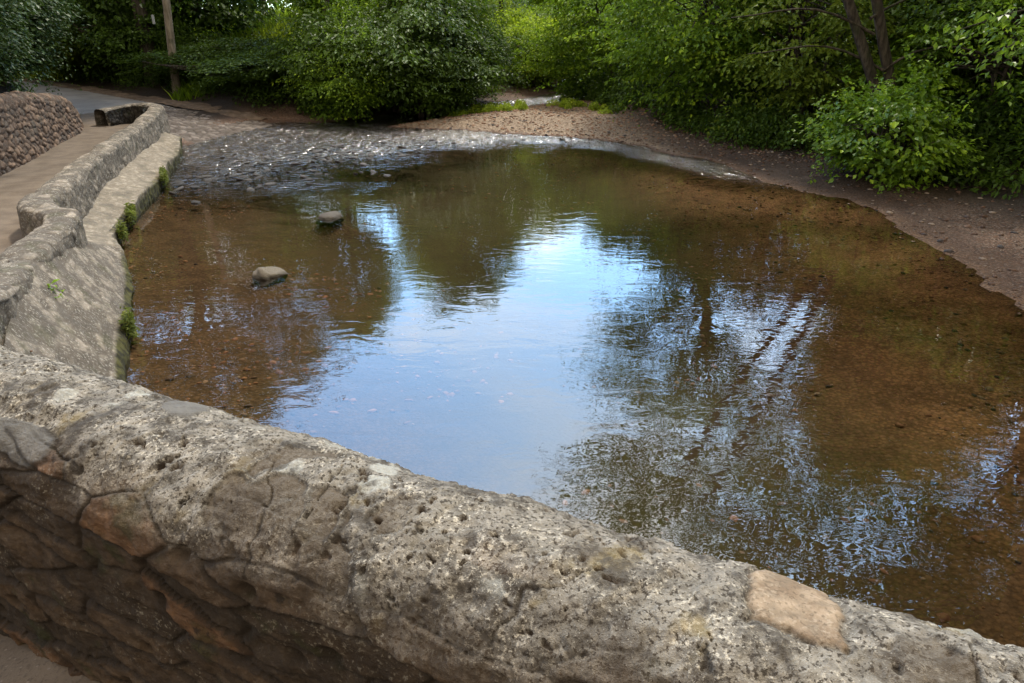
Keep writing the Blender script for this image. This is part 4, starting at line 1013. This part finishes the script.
tag(link('bar_weeds', undergrowth(sp, 45, .07), M['grass']), 'patches of low green weeds on the crest of the gravel bar', 'weeds', None, 'stuff')
tuft('beach_weed', 7.75, 9.6, .16, 90, .07, 'moss', 'tiny green weed on the right beach', cat='plant', wid=.006)

# ferny tufts along the foot of the riverside wall
def wall_tuft(x, y, z, ln, n, label, mat='moss'):
    rg = np.random.default_rng(int(abs(x)*100))
    T0 = np.array((-.42, .91, 0)); Nn0 = np.array((.91, .42, 0))
    ctr = rg.uniform(-ln, ln, (n, 1))*.8
    P = T0*(ctr+rg.normal(0, .05, (n, 1)))+Nn0*rg.uniform(-.03, .07, (n, 1))+np.array((0, 0, 1))*rg.normal(-.05, .07, (n, 1))
    A = Nn0*rg.uniform(.2, 1, (n, 1))+rg.normal(0, .5, (n, 3))+np.array((0, 0, .15)); N_ = np.array((0, 0, 1.))+rg.normal(0, .5, (n, 3))
    v, F, c = leaves_from(P, A, N_, rg.uniform(.06, .12, n), .26, rg.random(n))
    o = link('wall_fern', np_mesh('wall_fern', v, F, False, {'cl': c}), M[mat]); o.location = (x, y, z)
    return tag(o, label, 'plant')
wall_tuft(-7.1, 14.0, .24, .42, 520, 'largest green fern tuft on the mossy footing near the wall end')
wall_tuft(-6.25, 11.0, .24, .36, 440, 'green fern tuft on the footing beside the step in the wall')
wall_tuft(-5.85, 9.95, .22, .16, 240, 'small yellowish fern tuft at the inner corner of the footing')
wall_tuft(-4.0, 6.5, .22, .16, 260, 'yellow-green moss tuft at the wall foot just above the foreground parapet')
wall_tuft(-4.3, 5.95, .72, .03, 80, 'small bright green weed growing from the near face of the riverside wall', 'bright')
# roadside weeds at the end of the red wall and under the pole
tuft('verge_weed', -12.9, 19.9, .5, 380, .45, 'mid', 'leafy weeds at the low end of the red wall', cat='plant', wid=.02)
tuft('verge_weed', -11.9, 27.3, .9, 420, .45, 'mid', 'leafy weeds at the foot of the timber pole', cat='plant', wid=.025)

# ------------------------------------------------------------------ timber pole
px, py = -12.75, 27.45
pr = empty('utility_pole', (px, py, gz(px, py))); tag(pr, 'leaning weathered timber pole beside the road', 'pole')
t = np.linspace(0, 1, 14); v, F = tube(np.stack([+.62*t, 0*t, -.4+7.4*t], 1), .16-.05*t, 14)
link('shaft', np_mesh('shaft', v, F), M['pole'], pr)
v, F = tube(np.array([(-.2, -.20, 2.45), (-.2, -.20, 2.75)]), [.05, .05], 8)
vb, Fb = tube(np.array([(-.2, -.20, 2.75), (-.2, -.20, 2.752)]), [.05, .001], 8)
v, F = join([(v, F), (vb, Fb)]); link('cable_guard', np_mesh('cable_guard', v, F), M['metal'], pr)
print('scene built')
